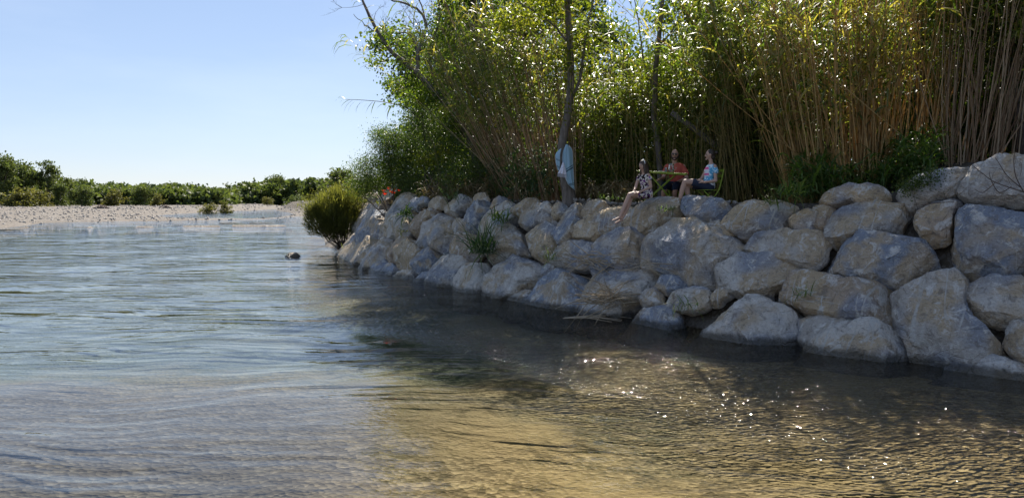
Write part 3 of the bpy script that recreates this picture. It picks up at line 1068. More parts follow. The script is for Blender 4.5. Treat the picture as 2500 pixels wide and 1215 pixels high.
def gpos(x, Y, dz=0.0):
    """foot of a plant that is seen at photo column x and stands Y metres ahead"""
    X = (x - 1250) / F * Y
    return np.array([X, Y, land1(X, Y) + dz])


CRX = [820, 880, 950, 1050, 1150, 1250, 1388, 1500, 1580, 1650, 1750, 1850, 1950, 2050, 2150, 2250, 2350, 2450, 2500, 2700, 3000]
CRY = [38, 36, 31.9, 26.8, 24.3, 22.4, 20.2, 18.8, 17.9, 17.2, 16.3, 15.5, 14.9, 14.3, 13.8, 13.4, 12.9, 12.5, 12.3, 11.5, 10.5]


def crest(x):
    return float(np.interp(x, CRX, CRY))


def fan(x0, x1, Y0, Y1, n, lean, h, seed, jitter=0.25):
    """cane feet between photo columns x0..x1 at depth Y0..Y1; lean(u) = sideways offset of tips; heights h"""
    R = np.random.default_rng(seed)
    u = R.uniform(0, 1, n)
    xx = x0 + (x1 - x0) * u
    Y = np.interp(xx, CRX, CRY) + R.uniform(Y0, Y1, n)     # depth behind the edge of the wall
    X = (xx - 1250) / F * Y
    z = land(np.column_stack([X, Y])) - 0.05
    bases = np.column_stack([X, Y, z])
    H = R.uniform(h[0], h[1], n)
    ln = np.array([lean(a) for a in u]) + np.where(R.random(n) < .12, R.normal(0, .45, n), 0)
    tops = bases + np.column_stack([ln * H + R.normal(0, jitter, n) * H * 0.35, R.normal(0, 0.12, n) * H, H])
    return bases, tops


def tuft(name, label, loc, n, L, W, seed, mat='grass_leaf', spread=0.25, up=1.3, droop=0.9, cat='grass tuft', bias=(0, 0, 0), group=None):
    R = np.random.default_rng(seed)
    base = np.column_stack([R.normal(0, spread * 0.4, n), R.normal(0, spread * 0.4, n), R.uniform(-0.03, 0.02, n)])
    dirs = R.normal(size=(n, 3)) * 0.65 + np.array([0, 0, up]) + np.array(bias)
    V, Q, m = blades(base, dirs, L * R.uniform(0.45, 1.2, n), W * R.uniform(0.6, 1.3, n), R, R.uniform(0.4, 1.4, n) * droop)
    o = mesh_obj(name, np_mesh(name, V, Q, {'rnd': np.repeat(R.uniform(0, 1, n), m)}), M[mat], None, tuple(loc))
    return tag(o, label, cat, group)


def ell(x, y, Y, rx, ry, rz, n):
    """crown lobe: photo position, depth, half width / depth / height in metres, number of leaves"""
    return (at(x, y, Y), (rx, ry, rz), n)


# --- leaning poplar at the left end of the reeds
def tree(name, label, x, Y, cat='tree', group=None):
    return empty(name, tuple(gpos(x, Y)), label, cat, group)


Y1 = 28.0
tr = tree('poplar_tree', 'dark poplar leaning far out over the river with bare crooked branches', 1185, Y1)
limb(tr, [gpos(1185, Y1, -0.2), at(1160, 380, Y1), at(1118, 295, Y1), at(1062, 228, Y1), at(1012, 172, Y1), at(962, 132, Y1), at(925, 82, Y1), at(895, 25, Y1), at(872, -30, Y1)],
     [.16, .145, .13, .12, .105, .085, .065, .05, .03], 'trunk', wob=0.012)
LB = [([(1018, 180), (1022, 130), (1040, 62), (1025, 30), (985, 8), (955, 2)], .07),
      ([(1026, 150), (1008, 92), (985, 80), (972, 82)], .04),
      ([(1040, 62), (1030, 15), (1005, -30)], .035),
      ([(962, 132), (935, 150), (910, 145)], .03),
      ([(925, 82), (890, 60), (862, 35)], .022),
      ([(1000, 168), (985, 200), (955, 205)], .03),
      ([(1100, 275), (1060, 200), (1050, 120), (1075, 40), (1060, -40)], .06)]
for k, (q, r) in enumerate(LB):
    limb(tr, [at(a, b, Y1 + 0.15 * (k - 3)) for a, b in q], np.linspace(r, r * 0.4, len(q)), 'limb', n=6, wob=0.015, seed=k)
twigs(tr, [at(*q, Y1) for q in ((900, 40), (890, 10), (880, -10), (925, 80), (910, 55), (960, 0), (985, 5), (1010, 25), (945, 105), (930, 95), (1040, 60), (1000, 10), (870, -20), (975, 80), (1050, 100), (1070, 40), (1062, -20), (935, 115))], 21, up=0.5, bias=(-0.25, 0, 0), length=(0.5, 1.1), r=0.009)
crown(tr, [ell(940, 95, Y1, .28, .3, .35, 260), ell(925, 150, Y1, .30, .3, .2, 240), ell(955, 205, Y1, .35, .3, .22, 280), ell(985, 115, Y1, .3, .3, .4, 220),
           ell(1010, 225, Y1, .6, .5, .45, 800), ell(1050, 160, Y1 + .5, .6, .5, .8, 900), ell(1090, 90, Y1 + .5, .7, .7, 1.0, 1500), ell(1100, 220, Y1 + .3, .8, .6, .9, 1600),
           ell(1060, 235, Y1 - .4, .35, .3, .3, 420), ell(1110, 290, Y1 - .4, .4, .3, .4, 600), ell(1010, 190, Y1, .25, .3, .3, 200), ell(990, 150, Y1, .2, .2, .25, 120), ell(1120, -30, Y1 + .5, 1.0, .8, 1.0, 1600)], 'poplar_leaf', 31, .085, .075, per=26, crad=.16)

# --- second poplar with a dark upright trunk
Y2 = 28.6
tr = tree('poplar_tree', 'upright dark poplar behind the leaning poplar, its crown leaving the picture', 1205, Y2)
limb(tr, [gpos(1205, Y2, -0.2), at(1200, 350, Y2), at(1190, 200, Y2), at(1165, 90, Y2), at(1150, -20, Y2), at(1145, -160, Y2), at(1160, -300, Y2)], [.21, .2, .18, .16, .13, .1, .05], 'trunk', wob=.015)
for k, (q, r) in enumerate([([(1165, 85), (1120, 45), (1090, 15), (1060, -30), (1040, -90)], .075), ([(1190, 200), (1240, 120), (1260, 20), (1300, -80)], .07), ([(1155, -20), (1110, -90), (1090, -180)], .06), ([(1150, -120), (1220, -210), (1250, -290)], .06)]):
    limb(tr, [at(a, b, Y2) for a, b in q], np.linspace(r, r * .4, len(q)), 'limb', n=6, wob=.02, seed=k + 9)
crown(tr, [ell(1150, 60, Y2, 1.2, 1.0, 1.0, 3200), ell(1200, 180, Y2, 1.1, .9, 1.0, 2600), ell(1130, -120, Y2, 1.5, 1.3, 1.4, 4200), ell(1240, -60, Y2, 1.5, 1.3, 1.3, 4200), ell(1240, -150, Y2, 1.3, 1.2, .9, 2000), ell(1180, 300, Y2 + .5, 1.1, .8, .8, 2200)],
      'poplar_leaf', 32, .09, .075, per=40, crad=.24)

# --- tree with the towel
Y3 = 20.9
tr = tree('young_poplar', 'slim grey poplar standing at the wall edge with a towel hung on it', 1388, Y3)
TOWEL_TREE = tr
limb(tr, [gpos(1390, Y3, -.2), at(1388, 470, Y3), at(1378, 420, Y3), at(1372, 372, Y3), at(1376, 330, Y3), at(1386, 280, Y3), at(1393, 220, Y3), at(1393, 150, Y3), at(1388, 60, Y3), at(1385, -20, Y3), at(1380, -80, Y3), at(1385, -130, Y3)],
     [.22, .18, .14, .125, .115, .105, .1, .095, .085, .07, .055, .03], 'trunk', n=10, wob=.006)
for k, (q, r) in enumerate([([(1393, 245), (1412, 205), (1422, 150), (1432, 80), (1448, 0), (1462, -90)], .045), ([(1392, 110), (1345, 55), (1290, 20), (1250, -10)], .035), ([(1386, -20), (1420, -80), (1430, -160)], .04),
                            ([(1376, 330), (1360, 290), (1352, 230)], .02), ([(1386, -60), (1340, -120), (1310, -200)], .04)]):
    limb(tr, [at(a, b, Y3) for a, b in q], np.linspace(r, r * .4, len(q)), 'limb', n=6, wob=.012, seed=k + 19)
crown(tr, [ell(1300, 20, Y3, .9, .7, .5, 900), ell(1400, 40, Y3, .8, .6, .8, 620), ell(1440, 110, Y3, .35, .35, .6, 260), ell(1360, -50, Y3, .9, .8, .5, 800), ell(1250, 55, Y3, .6, .5, .4, 500), ell(1420, 180, Y3, .2, .2, .45, 140), ell(1385, 150, Y3 - .2, .3, .2, .5, 240), ell(1395, 270, Y3 - .2, .22, .2, .35, 130)],
      'yellow_leaf', 33, .085, .07, per=22, crad=.2)

# --- thin tree behind the man
Y4 = 21.0
tr = tree('thin_tree', 'thin straight grey tree growing behind the seated man', 1612, Y4)
limb(tr, [gpos(1614, Y4, -.2), at(1609, 380, Y4), at(1598, 290, Y4), at(1600, 180, Y4), at(1612, 60, Y4), at(1622, -60, Y4), at(1632, -180, Y4)], [.085, .08, .075, .07, .06, .05, .03], 'trunk', n=8, wob=.008)
for k, (q, r) in enumerate([([(1600, 230), (1575, 160), (1560, 70), (1550, 0)], .03), ([(1606, 120), (1650, 60), (1680, -10)], .035)]):
    limb(tr, [at(a, b, Y4) for a, b in q], np.linspace(r, r * .4, len(q)), 'limb', n=5, wob=.012, seed=k + 29)
crown(tr, [ell(1600, 90, Y4, .9, .7, .7, 350), ell(1560, 190, Y4, .6, .5, .5, 420)], 'yellow_leaf', 34, .085, .06, per=22, crad=.22)
mb = MB()
mb.tube([at(1640, 275, 20.4), at(1690, 310, 20.2), at(1735, 345, 20.0), at(1790, 390, 19.9), at(1830, 470, 19.8)], [.07, .075, .08, .08, .06], 7)
o = mb.build('fallen_trunk', M['bark'], None, True)
tag(o, 'dark broken tree trunk leaning in the reeds behind the woman', 'fallen trunk')

# --- trees at the right
Y5 = 17.2
tr = tree('willow_tree', 'grey-stemmed willow rising right of the golden reed clump', 2255, Y5)
limb(tr, [gpos(2262, Y5, -.2), at(2252, 330, Y5), at(2247, 200, Y5), at(2242, 80, Y5), at(2238, -40, Y5), at(2245, -200, Y5)], [.13, .12, .11, .1, .085, .04], 'trunk', n=8, wob=.008)
for k, (q, r) in enumerate([([(2246, 160), (2290, 90), (2330, 10), (2360, -60)], .04), ([(2242, 60), (2200, 0), (2180, -80)], .035)]):
    limb(tr, [at(a, b, Y5) for a, b in q], np.linspace(r, r * .4, len(q)), 'limb', n=5, wob=.012, seed=k + 39)
crown(tr, [ell(2310, 60, Y5, .9, .7, .7, 3000), ell(2270, -30, Y5, .9, .8, .6, 2000), ell(2330, 170, Y5 + .4, .7, .5, .6, 1900), ell(2200, 40, Y5, .5, .5, .6, 700)], 'dark_leaf', 35, .075, .055, per=40, crad=.22)
Y6 = 15.8
tr = tree('willow_tree', 'dark leafy willow filling the top right corner', 2480, Y6)
limb(tr, [gpos(2500, Y6, -.2), at(2490, 300, Y6), at(2470, 150, Y6), at(2460, 20, Y6), at(2450, -140, Y6)], [.13, .12, .1, .09, .04], 'trunk', n=8, wob=.008)
for k, (q, r) in enumerate([([(2475, 170), (2430, 90), (2400, 0)], .04), ([(2462, 40), (2520, -40), (2560, -120)], .04)]):
    limb(tr, [at(a, b, Y6) for a, b in q], np.linspace(r, r * .4, len(q)), 'limb', n=5, wob=.012, seed=k + 49)
crown(tr, [ell(2450, 60, Y6, .8, .7, .7, 3200), ell(2400, -30, Y6, 1.0, .9, .7, 3000), ell(2520, 150, Y6, .8, .7, .8, 2600), ell(2500, -80, Y6, 1.2, 1.1, .8, 3400), ell(2480, 260, Y6 + .5, .7, .6, .6, 1900), ell(2620, 40, Y6, 1.2, 1.1, 1.2, 3200), ell(2560, -210, Y6, 1.6, 1.3, 1.0, 3400)], 'dark_leaf', 36, .075, .06, per=40, crad=.22)

# --- shrubs and scrub behind the wall
def shrub(name, label, ells, mat, seed, L=.07, W=.035, per=40, crad=.22, stems=7, cat='shrub', group=None, droop=.1, wood='dead_wood', rs=1.0):
    c = np.mean([e[0] for e in ells], 0)
    foot = np.array([c[0], c[1], land1(c[0], c[1])])
    root = empty(name, tuple(foot), label, cat, group)
    R = np.random.default_rng(seed)
    mb = MB()
    for k in range(stems):
        e = ells[k % len(ells)]
        tip = e[0] + R.normal(0, .4, 3) * np.array(e[1])
        mid_ = foot * .5 + tip * .5 + R.normal(0, .12, 3)
        P, R2 = spline([foot + R.normal(0, .08, 3) * np.array([1, 1, 0]) - np.array([0, 0, .05]), mid_, tip], [.03 * rs, .02 * rs, .008 * rs], 3)
        mb.tube([q - foot for q in P], R2, 5)
    mb.build('stems', M[wood], root, True)
    tag(root.children[0], None, None, None, 'stuff')
    crown(root, ells, mat, seed + 1, L, W, per, crad, droop, 'foliage')
    return root


shrub('shrub', 'feathery olive-green bush at the far end of the wall beside the poppies', [ell(925, 420, 31.0, 1.1, .9, .75, 9000), ell(975, 370, 30.5, .9, .8, .8, 8000), ell(950, 340, 31.0, .8, .7, .5, 4000), ell(1010, 300, 30.5, .6, .6, .6, 2000), ell(890, 455, 31.5, .6, .6, .4, 3600), ell(1000, 440, 30.0, .9, .6, .5, 3000)], 'dark_leaf', 41, .085, .028, 34, .2)
shrub('shrub', 'dense dark-green shrub under the leaning poplar', [ell(1040, 320, 28.9, .9, .8, .9, 4600), ell(1100, 380, 27.9, 1.0, .8, 1.0, 5200), ell(1030, 250, 29.2, .7, .7, .6, 2600), ell(1120, 300, 28.4, .8, .7, .7, 3200)], 'dark_leaf', 43, .08, .04)
shrub('shrub', 'yellow-green maple-like shrub low in front of the dark shrub', [ell(1075, 375, 29.0, .55, .4, .28, 1300), ell(1110, 400, 26.8, .4, .35, .25, 800), ell(1035, 395, 27.2, .35, .3, .2, 500)], 'yellow_leaf', 45, .07, .06, 24, .14, 4)
shrub('shrub', 'tall scrub with a dark crown between the poplars and the leaning reeds', [ell(1230, 330, 26.2, 1.2, .8, 1.1, 5200), ell(1160, 420, 25.7, 1.2, .7, .7, 4200), ell(1290, 250, 25.7, 1.0, .8, .9, 3600), ell(1200, 230, 26.7, 1.0, .8, .8, 2800)], 'dark_leaf', 47, .085, .035)
shrub('shrub', 'bright backlit shrub of small glossy leaves above the seated man and woman', [ell(1680, 190, 21.5, 1.1, .8, .9, 4600), ell(1760, 260, 21, 1.1, .8, .9, 5000), ell(1660, 300, 21.5, 1.0, .7, .7, 4000), ell(1790, 150, 21.2, .9, .7, .8, 3400), ell(1720, 370, 21.5, 1.1, .7, .6, 4200), ell(1590, 230, 22, .7, .7, .7, 2000)], 'glint_leaf', 49, .075, .05)
shrub('shrub', 'dark understorey of glossy leaves between the towel tree and the seated girl', [ell(1440, 390, 22.5, 1.0, .7, .9, 4600), ell(1530, 330, 22.5, 1.0, .7, 1.0, 4800), ell(1500, 430, 22, 1.1, .6, .5, 3800), ell(1590, 420, 22, .9, .6, .7, 3600)], 'glint_leaf', 51, .07, .045)
shrub('shrub', 'dark understorey behind the woman left of the golden reed clump', [ell(1830, 380, 19.8, 1.0, .6, .7, 4600), ell(1870, 280, 20, .8, .6, .9, 3600), ell(1760, 430, 20.5, 1.0, .5, .5, 3400), ell(1900, 430, 19, .6, .4, .4, 2000)], 'dark_leaf', 53, .065, .04)
shrub('shrub', 'dark glossy undergrowth behind the brown reed stand on the right', [ell(2330, 300, 17, .9, .5, .8, 4600), ell(2440, 320, 16.5, .9, .5, .7, 4000), ell(2280, 380, 16.5, .8, .5, .4, 2800), ell(2500, 240, 17, .9, .6, .9, 3200), ell(2180, 330, 18.3, .9, .4, 1.0, 4000)], 'dark_leaf', 55, .065, .045)
shrub('shrub', 'small low green shrub growing over the boulders at the right end', [ell(2265, 440, 13.4, .32, .25, .16, 1300), ell(2220, 455, 13.4, .18, .15, .12, 500)], 'dark_leaf', 57, .04, .025, 20, .07, 4, rs=.2)

# --- tall trees closing the view behind the reeds
BT = [(1060, 41, 10.0, 'tall background tree seen between the leaning poplar and the sky', 'dark_leaf'), (1180, 39, 11.5, 'tall background tree behind the upright poplar', 'dark_leaf'), (1330, 38, 11.5, 'tall background tree behind the leaning reeds', 'dark_leaf'),
      (1460, 37, 9.0, 'lower background tree glimpsed between towel tree and girl', 'dark_leaf'), (1610, 36, 8.4, 'lower background tree glimpsed right above the seated man', 'dark_leaf'), (1760, 33, 9.6, 'tall background tree behind the bright backlit shrub', 'dark_leaf'), (1900, 32, 10, 'tall background tree behind the left of the golden reeds', 'dark_leaf'),
      (2060, 31, 10, 'tall background tree behind the middle of the golden reeds', 'dark_leaf'), (2200, 31, 10, 'tall background tree behind the upright golden reeds', 'dark_leaf'), (2340, 30, 10, 'tall background tree behind the willow at the right', 'dark_leaf'), (2500, 29, 10, 'tall background tree behind the top right corner', 'dark_leaf'), (2800, 21, 6.8, 'tall background tree past the right edge of the wall', 'dark_leaf')]
for k, (x, Y, H, lab, mt) in enumerate(BT):
    tr = tree('background_tree', lab, x, Y, group='tall trees behind the reeds')
    b = np.array(tr.location)
    R = np.random.default_rng(600 + k)
    limb(tr, [b - np.array([0, 0, .2]), b + np.array([.1, 0, H * .4]), b + np.array([-.15, .1, H * .75]), b + np.array([0, 0, H])], [.2, .16, .11, .04], 'trunk', n=7, wob=.02)
    for j in range(4):
        a = R.uniform(0, 6.28); h0 = H * R.uniform(.35, .7)
        limb(tr, [b + np.array([0, 0, h0]), b + np.array([math.cos(a) * .8, math.sin(a) * .8, h0 + .7]), b + np.array([math.cos(a) * 1.5, math.sin(a) * 1.5, h0 + 1.6])], [.07, .05, .02], 'limb', n=5)
    E = []
    for j in range(17):
        a = R.uniform(0, 6.28); hh = .1 + .9 * (j + R.uniform(0, 1)) / 17
        E.append((b + np.array([math.cos(a) * 1.9, math.sin(a) * 1.2, H * hh]), (1.5, 1.2, .9), 1150))
    crown(tr, E, mt, 650 + k, .185, .15, 32, .36)

# thicket closing the view between the stems
R = np.random.default_rng(700)
E = []
for x in np.arange(960, 2900, 26):
    Yc = crest(x) + R.uniform(4.5, 6.5)
    X = (x - 1250) / F * Yc
    for hh in (0.35, 1.0, 1.7, 2.5, 3.2):
        E.append(((X, Yc, land1(X, Yc) + hh + R.uniform(-.2, .4)), (.6, .45, .5), 260))
P, T = clumps(E, R, 40, .24)
V, Q, A_ = leaf_np(P, .12, .075, R, .2, T)
o = mesh_obj('thicket', np_mesh('thicket', V, Q, {'rnd': A_}), M['dark_leaf'])
tag(o, 'dark leafy thicket filling the gaps between reeds, shrubs and trunks', 'thicket', None, 'stuff')

# --- giant reeds
b, tp_ = fan(1235, 1420, 0.9, 3.2, 240, lambda u: -0.52 + 0.5 * u, (4.2, 6.6), 71, .2)
reed_clump('giant_reed', 'tall reed stand leaning left over the dark scrub behind the towel tree', b, tp_, 72, 14, 'cane_brown', rad=.014, dead=.25)
b, tp_ = fan(1395, 1800, 2.6, 5.0, 330, lambda u: -0.04 + 0.06 * u, (2.5, 4.4), 73, .14)
tall = np.random.default_rng(70).random(len(b)) < .22
tp_[tall] = b[tall] + (tp_[tall] - b[tall]) * 1.45
reed_clump('giant_reed', 'thin upright reeds with sky between them above the seated people', b, tp_, 74, 8, 'cane_green')
b, tp_ = fan(1925, 2140, 1.4, 2.4, 190, lambda u: -0.26 + 0.26 * u, (3.4, 5.3), 75, .2)
reed_clump('giant_reed', 'big golden reed clump fanning out above the wall right of the woman', b, tp_, 76, 7, 'cane_gold', rad=.015, leaf_from=.35, dead=.5)
b, tp_ = fan(2080, 2300, 2.0, 3.0, 120, lambda u: 0.0 + 0.06 * u, (3.5, 5.4), 77, .16)
reed_clump('giant_reed', 'upright golden reeds left of the grey willow stem', b, tp_, 78, 7, 'cane_gold', rad=.015, leaf_from=.35, dead=.45)
b, tp_ = fan(2300, 2440, 1.6, 3.2, 95, lambda u: 0.05 + 0.14 * u, (3.6, 5.4), 79, .16)
reed_clump('giant_reed', 'bare purplish-brown reed stand near the right end of the wall', b, tp_, 80, 8, 'cane_brown', rad=.014, leaf_from=.5, dead=.4)
b, tp_ = fan(1780, 1960, 2.8, 5.0, 240, lambda u: -0.22 + 0.2 * u, (4.6, 6.6), 81, .2)
reed_clump('giant_reed', 'green-topped reeds between the bright shrub and the golden clump', b, tp_, 82, 12, 'cane_green')
b, tp_ = fan(2460, 2900, 1.5, 4, 200, lambda u: 0.1, (4.0, 6.0), 83, .2)
reed_clump('giant_reed', 'reeds running on past the right edge of the picture', b, tp_, 84, 12, 'cane_brown')
# one shoot sticking out over the river
b0 = at(1080, 330, 26.6)
root = empty('reed_shoot', tuple(gpos(1085, 26.6)), 'single reed shoot with drooping leaves reaching out over the river', 'reed shoot')
P, R2 = spline([gpos(1085, 26.6), at(1060, 360, 26.6), at(1010, 275, 26.6), at(950, 252, 26.6), at(890, 245, 26.6), at(845, 243, 26.6)], [.018, .017, .015, .013, .01, .006], 5)
mb = MB(); mb.tube([q - np.array(root.location) for q in P], R2, 5)
sh_ = mb.build('cane', M['cane_green'], root, True)
R = np.random.default_rng(90)
bp = np.array([at(x + R.uniform(-8, 8), y, 26.6) for x, y in ((845, 243), (850, 244), (855, 244), (862, 245), (870, 245), (890, 246), (905, 247), (910, 248), (915, 248), (918, 249), (950, 252), (952, 254), (956, 258), (960, 262), (965, 255), (848, 243), (856, 245), (905, 247))])
V, Q, m = blades(bp, np.column_stack([R.uniform(-1.3, -.3, len(bp)), R.uniform(-.5, .5, len(bp)), R.uniform(-.7, .5, len(bp))]), R.uniform(.35, .62, len(bp)), R.uniform(.035, .055, len(bp)), R, R.uniform(.6, 1.2, len(bp)))
o = mesh_obj('foliage', np_mesh('foliage', V - np.array(root.location), Q, {'rnd': np.repeat(R.uniform(0, .5, len(bp)), m)}), M['reed_leaf'], root)
tag(o, None, None, None, 'stuff')

# --- young reeds and grasses
def young(x0, x1, Y0, Y1, n, h, seed, label, mat='blue_grass', group=None):
    b, tp__ = fan(x0, x1, Y0, Y1, n, lambda u: 0.0, h, seed, .25)
    r = reed_clump('young_reed', label, b, tp__, seed + 1, 12, 'cane_green', mat, .006, .1, .42, .2, .03, group)
    r['category'] = 'young reeds'
    return r


young(1190, 1340, 0.6, 1.9, 110, (.9, 1.9), 91, 'dark bluish young reeds with arching leaves left of the towel tree')
young(1040, 1190, 0.5, 1.6, 80, (.4, .9), 93, 'low pale dry-looking grass along the wall left of the young reeds', 'dry_grass')
young(1930, 2060, 0.6, 1.6, 60, (.5, 1.1), 95, 'bright green young reeds at the foot of the golden clump', 'grass_leaf')
young(2060, 2290, 1.0, 2.4, 90, (.3, .9), 97, 'mixed green grass below the upright golden reeds', 'grass_leaf')
young(1400, 1560, 1.2, 2.6, 70, (.25, .6), 99, 'dark dry brush on the bank between towel tree and girl', 'dry_grass')
# --- plants rooted in the joints of the wall
def on_wall(x, y, out=0.1):
    h = wall_hit(x, y)
    return h + np.array([-.55, -.4, .35]) * out


tuft('reed_tuft', 'large dark reed tuft growing from the middle of the wall', on_wall(1208, 632, .55), 150, 1.15, .034, 101, 'blue_grass', .45, 1.2, .7, 'reed tuft')
tuft('reed_tuft', 'leafy green plant above the large reed tuft in the wall', on_wall(1240, 550, .4), 46, .55, .035, 102, 'grass_leaf', .25, .9, 1.0, 'reed tuft')
tuft('grass_tuft', 'dark green tuft between pale boulders near the far end of the wall', on_wall(1010, 535, .45), 60, .6, .045, 103, 'blue_grass', .3, .7, 1.1)
tuft('grass_tuft', 'small bright yellow-green tuft low in the far wall', on_wall(998, 575, .4), 26, .28, .03, 104, 'yellow_leaf', .2, .6, 1.0)
tuft('grass_tuft', 'sparse grass tuft on the grey boulder right of the large reed tuft', on_wall(1368, 645, .4), 30, .5, .016, 105, 'grass_leaf', .2, 1.0, .9)
tuft('grass_tuft', 'short sunlit grass tuft in the gap below the girl\'s boulder', on_wall(1650, 525, .35), 60, .16, .016, 106, 'grass_leaf', .3, .8, .8)
tuft('grass_tuft', 'dark grass tuft hanging over the joint above the waterline', on_wall(1700, 760, .4), 34, .42, .016, 107, 'grass_leaf', .3, .5, 1.2, bias=(-.3, -.3, 0))
tuft('grass_tuft', 'thin grass tuft on the long brown boulder at the right', on_wall(1975, 735, .35), 26, .34, .014, 108, 'grass_leaf', .15, 1.1, .7)
tuft('reed_tuft', 'broad-leaved green tuft at the crest below the golden reeds', on_wall(1945, 492, .4), 70, .48, .035, 109, 'grass_leaf', .35, 1.0, 1.0, 'reed tuft')
tuft('grass_tuft', 'green blades beside the tan boulder under the golden reeds', on_wall(1905, 515, .4), 26, .4, .02, 110, 'grass_leaf', .2, .9, 1.0)
tuft('grass_tuft', 'small green tuft at the far top corner of the wall', on_wall(940, 505, .4), 22, .25, .03, 111, 'yellow_leaf', .2, .8, 1.0)
tag(tuft('grass_tuft', 'low grass on the crest beside the girl', np.array(on_wall(1525, 492, .2)), 90, .2, .012, 112, 'grass_leaf', .7, 1.0, .8), kind='stuff')
tuft('grass_tuft', 'thin reed blades rising above the far wall near the crest', on_wall(1130, 500, .5), 26, .7, .025, 113, 'blue_grass', .3, 1.1, .8)

# flood debris caught on the wall
def debris(name, label, x, y, n, L, seed, dirs, spread=.25, mat='dry_twig', r=.010):
    c = on_wall(x, y, .5)
    R = np.random.default_rng(seed)
    mb = MB()
    for k in range(n):
        d = np.array(dirs[k % len(dirs)]) + R.normal(0, .28, 3)
        d /= np.linalg.norm(d)
        p0 = R.normal(0, spread, 3) * np.array([1, .6, .35])
        l = L * R.uniform(.4, 1.15)
        mid_ = p0 + d * l * .5 + R.normal(0, .05, 3)
        P, R2 = spline([p0, mid_, p0 + d * l + np.array([0, 0, -.04])], [r * R.uniform(.7, 1.5), r, r * .4], 3)
        mb.tube(P, R2, 4, False)
    o = mb.build(name, M[mat], None, False, tuple(c))
    return tag(o, label, 'flood debris')


debris('dry_brush', 'grey-brown heap of dry flood brush caught above the waterline', 1520, 745, 70, .85, 121, [(-1, -.3, .1), (-.9, -.4, .35), (-.8, 0, -.2), (.6, .2, .3)], .2)
debris('dry_brush', 'tangle of dry reed stalks lodged between two pale boulders', 1480, 655, 44, .7, 122, [(-1, .3, .35), (1, -.3, -.1), (-.8, 0, -.1)], .22)
debris('dry_stalk', 'long straw-coloured reed stalks lying across the big boulder', 1600, 662, 7, 1.1, 123, [(1, -.35, -.35), (-1, .3, .3)], .12, r=.009)
debris('dry_stalk', 'thin pale dead cane leaning across the boulders of the far wall', 1140, 545, 4, 1.5, 124, [(.8, -.5, -.75)], .06, r=.011)
c = on_z(1420, 775, 0.02)
mb = MB(); R = np.random.default_rng(125)
for k in range(12):
    a = R.uniform(-.5, .3); l = R.uniform(.4, 1.3)
    p0 = R.normal(0, .22, 3) * np.array([1, .3, 0])
    mb.tube([p0, p0 + np.array([math.cos(a) * l * .5, math.sin(a) * l * .5, .05]), p0 + np.array([math.cos(a) * l, math.sin(a) * l, .0])], [.012, .01, .005], 4, False)
tag(mb.build('floating_reed', M['cane_green'] if False else M['dry_twig'], None, False, tuple(c)), 'broken reeds floating at the foot of the blue boulder', 'flood debris')

# bare thorny branch at the right end
root = empty('bare_shrub', tuple(wall_hit(2490, 470)), 'bare dark thorny branches in front of the rocks at the right edge', 'bare shrub')
Yb = 11.9
for k, q in enumerate([[(2498, 468), (2430, 445), (2395, 420), (2372, 402)], [(2500, 470), (2480, 430), (2475, 390), (2478, 370)], [(2470, 455), (2440, 470), (2420, 440), (2415, 420)], [(2495, 460), (2460, 430), (2440, 400), (2430, 385)], [(2430, 445), (2400, 470), (2380, 462)], [(2250, 500), (2290, 495), (2330, 492)]]):
    P, R2 = spline([at(a, b, Yb + .06 * k) for a, b in q], np.linspace(.009, .004, len(q)), 4)
    mb = MB(); mb.tube([p_ - np.array(root.location) for p_ in P], R2, 5)
    mb.build('branch', M['dead_wood'], root, True)
twigs(root, [at(x, y, Yb) for x, y in ((2440, 446), (2400, 425), (2478, 400), (2450, 415), (2420, 440), (2470, 452), (2490, 430))], 131, length=(.15, .35), r=.004, up=.5, depth=1)

# --- poppies on the far crest
PX = [(937, 468), (949, 462), (962, 465), (976, 468), (960, 474), (940, 476), (955, 470)]
gs = MB()
for k, (x, y) in enumerate(PX):
    Yp = 32.0 + .12 * (k % 4)
    tip = at(x, y, Yp)
    foot = np.array([tip[0] + .03, tip[1] + .05, land1(tip[0], tip[1])])
    root = empty('poppy', tuple(foot), ['red poppy leaning left at the end of the wall', 'tallest red poppy of the wall-top bunch', 'red poppy right of the tallest one', 'rightmost red poppy of the bunch', 'lowest red poppy in the middle of the bunch', 'low red poppy at the left of the bunch', 'red poppy half hidden in the middle of the bunch'][k], 'poppy', 'poppies on the wall top')
    mb = MB(); mb.tube([(0, 0, -.03), (tip - foot) * .5 + np.array([.02, 0, 0]), tip - foot], [.005, .004, .004], 5)
    mb.build('stem', M['grass_leaf'], root, True)
    mb = MB()
    for j in range(4):
        a = j * math.pi / 2 + k
        o_ = tip - foot
        V, Fc = [o_], []
        for s in range(5):
            w = a + (s - 2) * .42
            V.append(o_ + np.array([math.cos(w) * .056, math.sin(w) * .056, .028]))
        for s in range(5):
            w = a + (s - 2) * .40
            V.append(o_ + np.array([math.cos(w) * .10, math.sin(w) * .10, .085 + .012 * (s % 2)]))
        for s in range(4):
            Fc += [(0, 1 + s, 2 + s), (1 + s, 6 + s, 7 + s, 2 + s)]
        mbp = MB(); mbp.add(V, Fc)
        mbp.build('petal', M['poppy_petal'], root, True)
tag(tuft('dry_grass_tuft', 'dry pale grass and stalks around the poppies', gpos(975, 31.6), 160, .3, .012, 141, 'dry_grass', 1.2, 1.3, .5), kind='stuff')
tag(tuft('grass_tuft', 'green grass on the bank between the poppies and the bush', gpos(915, 34), 160, .4, .016, 142, 'olive_leaf', 1.0, 1.3, .5), kind='stuff')

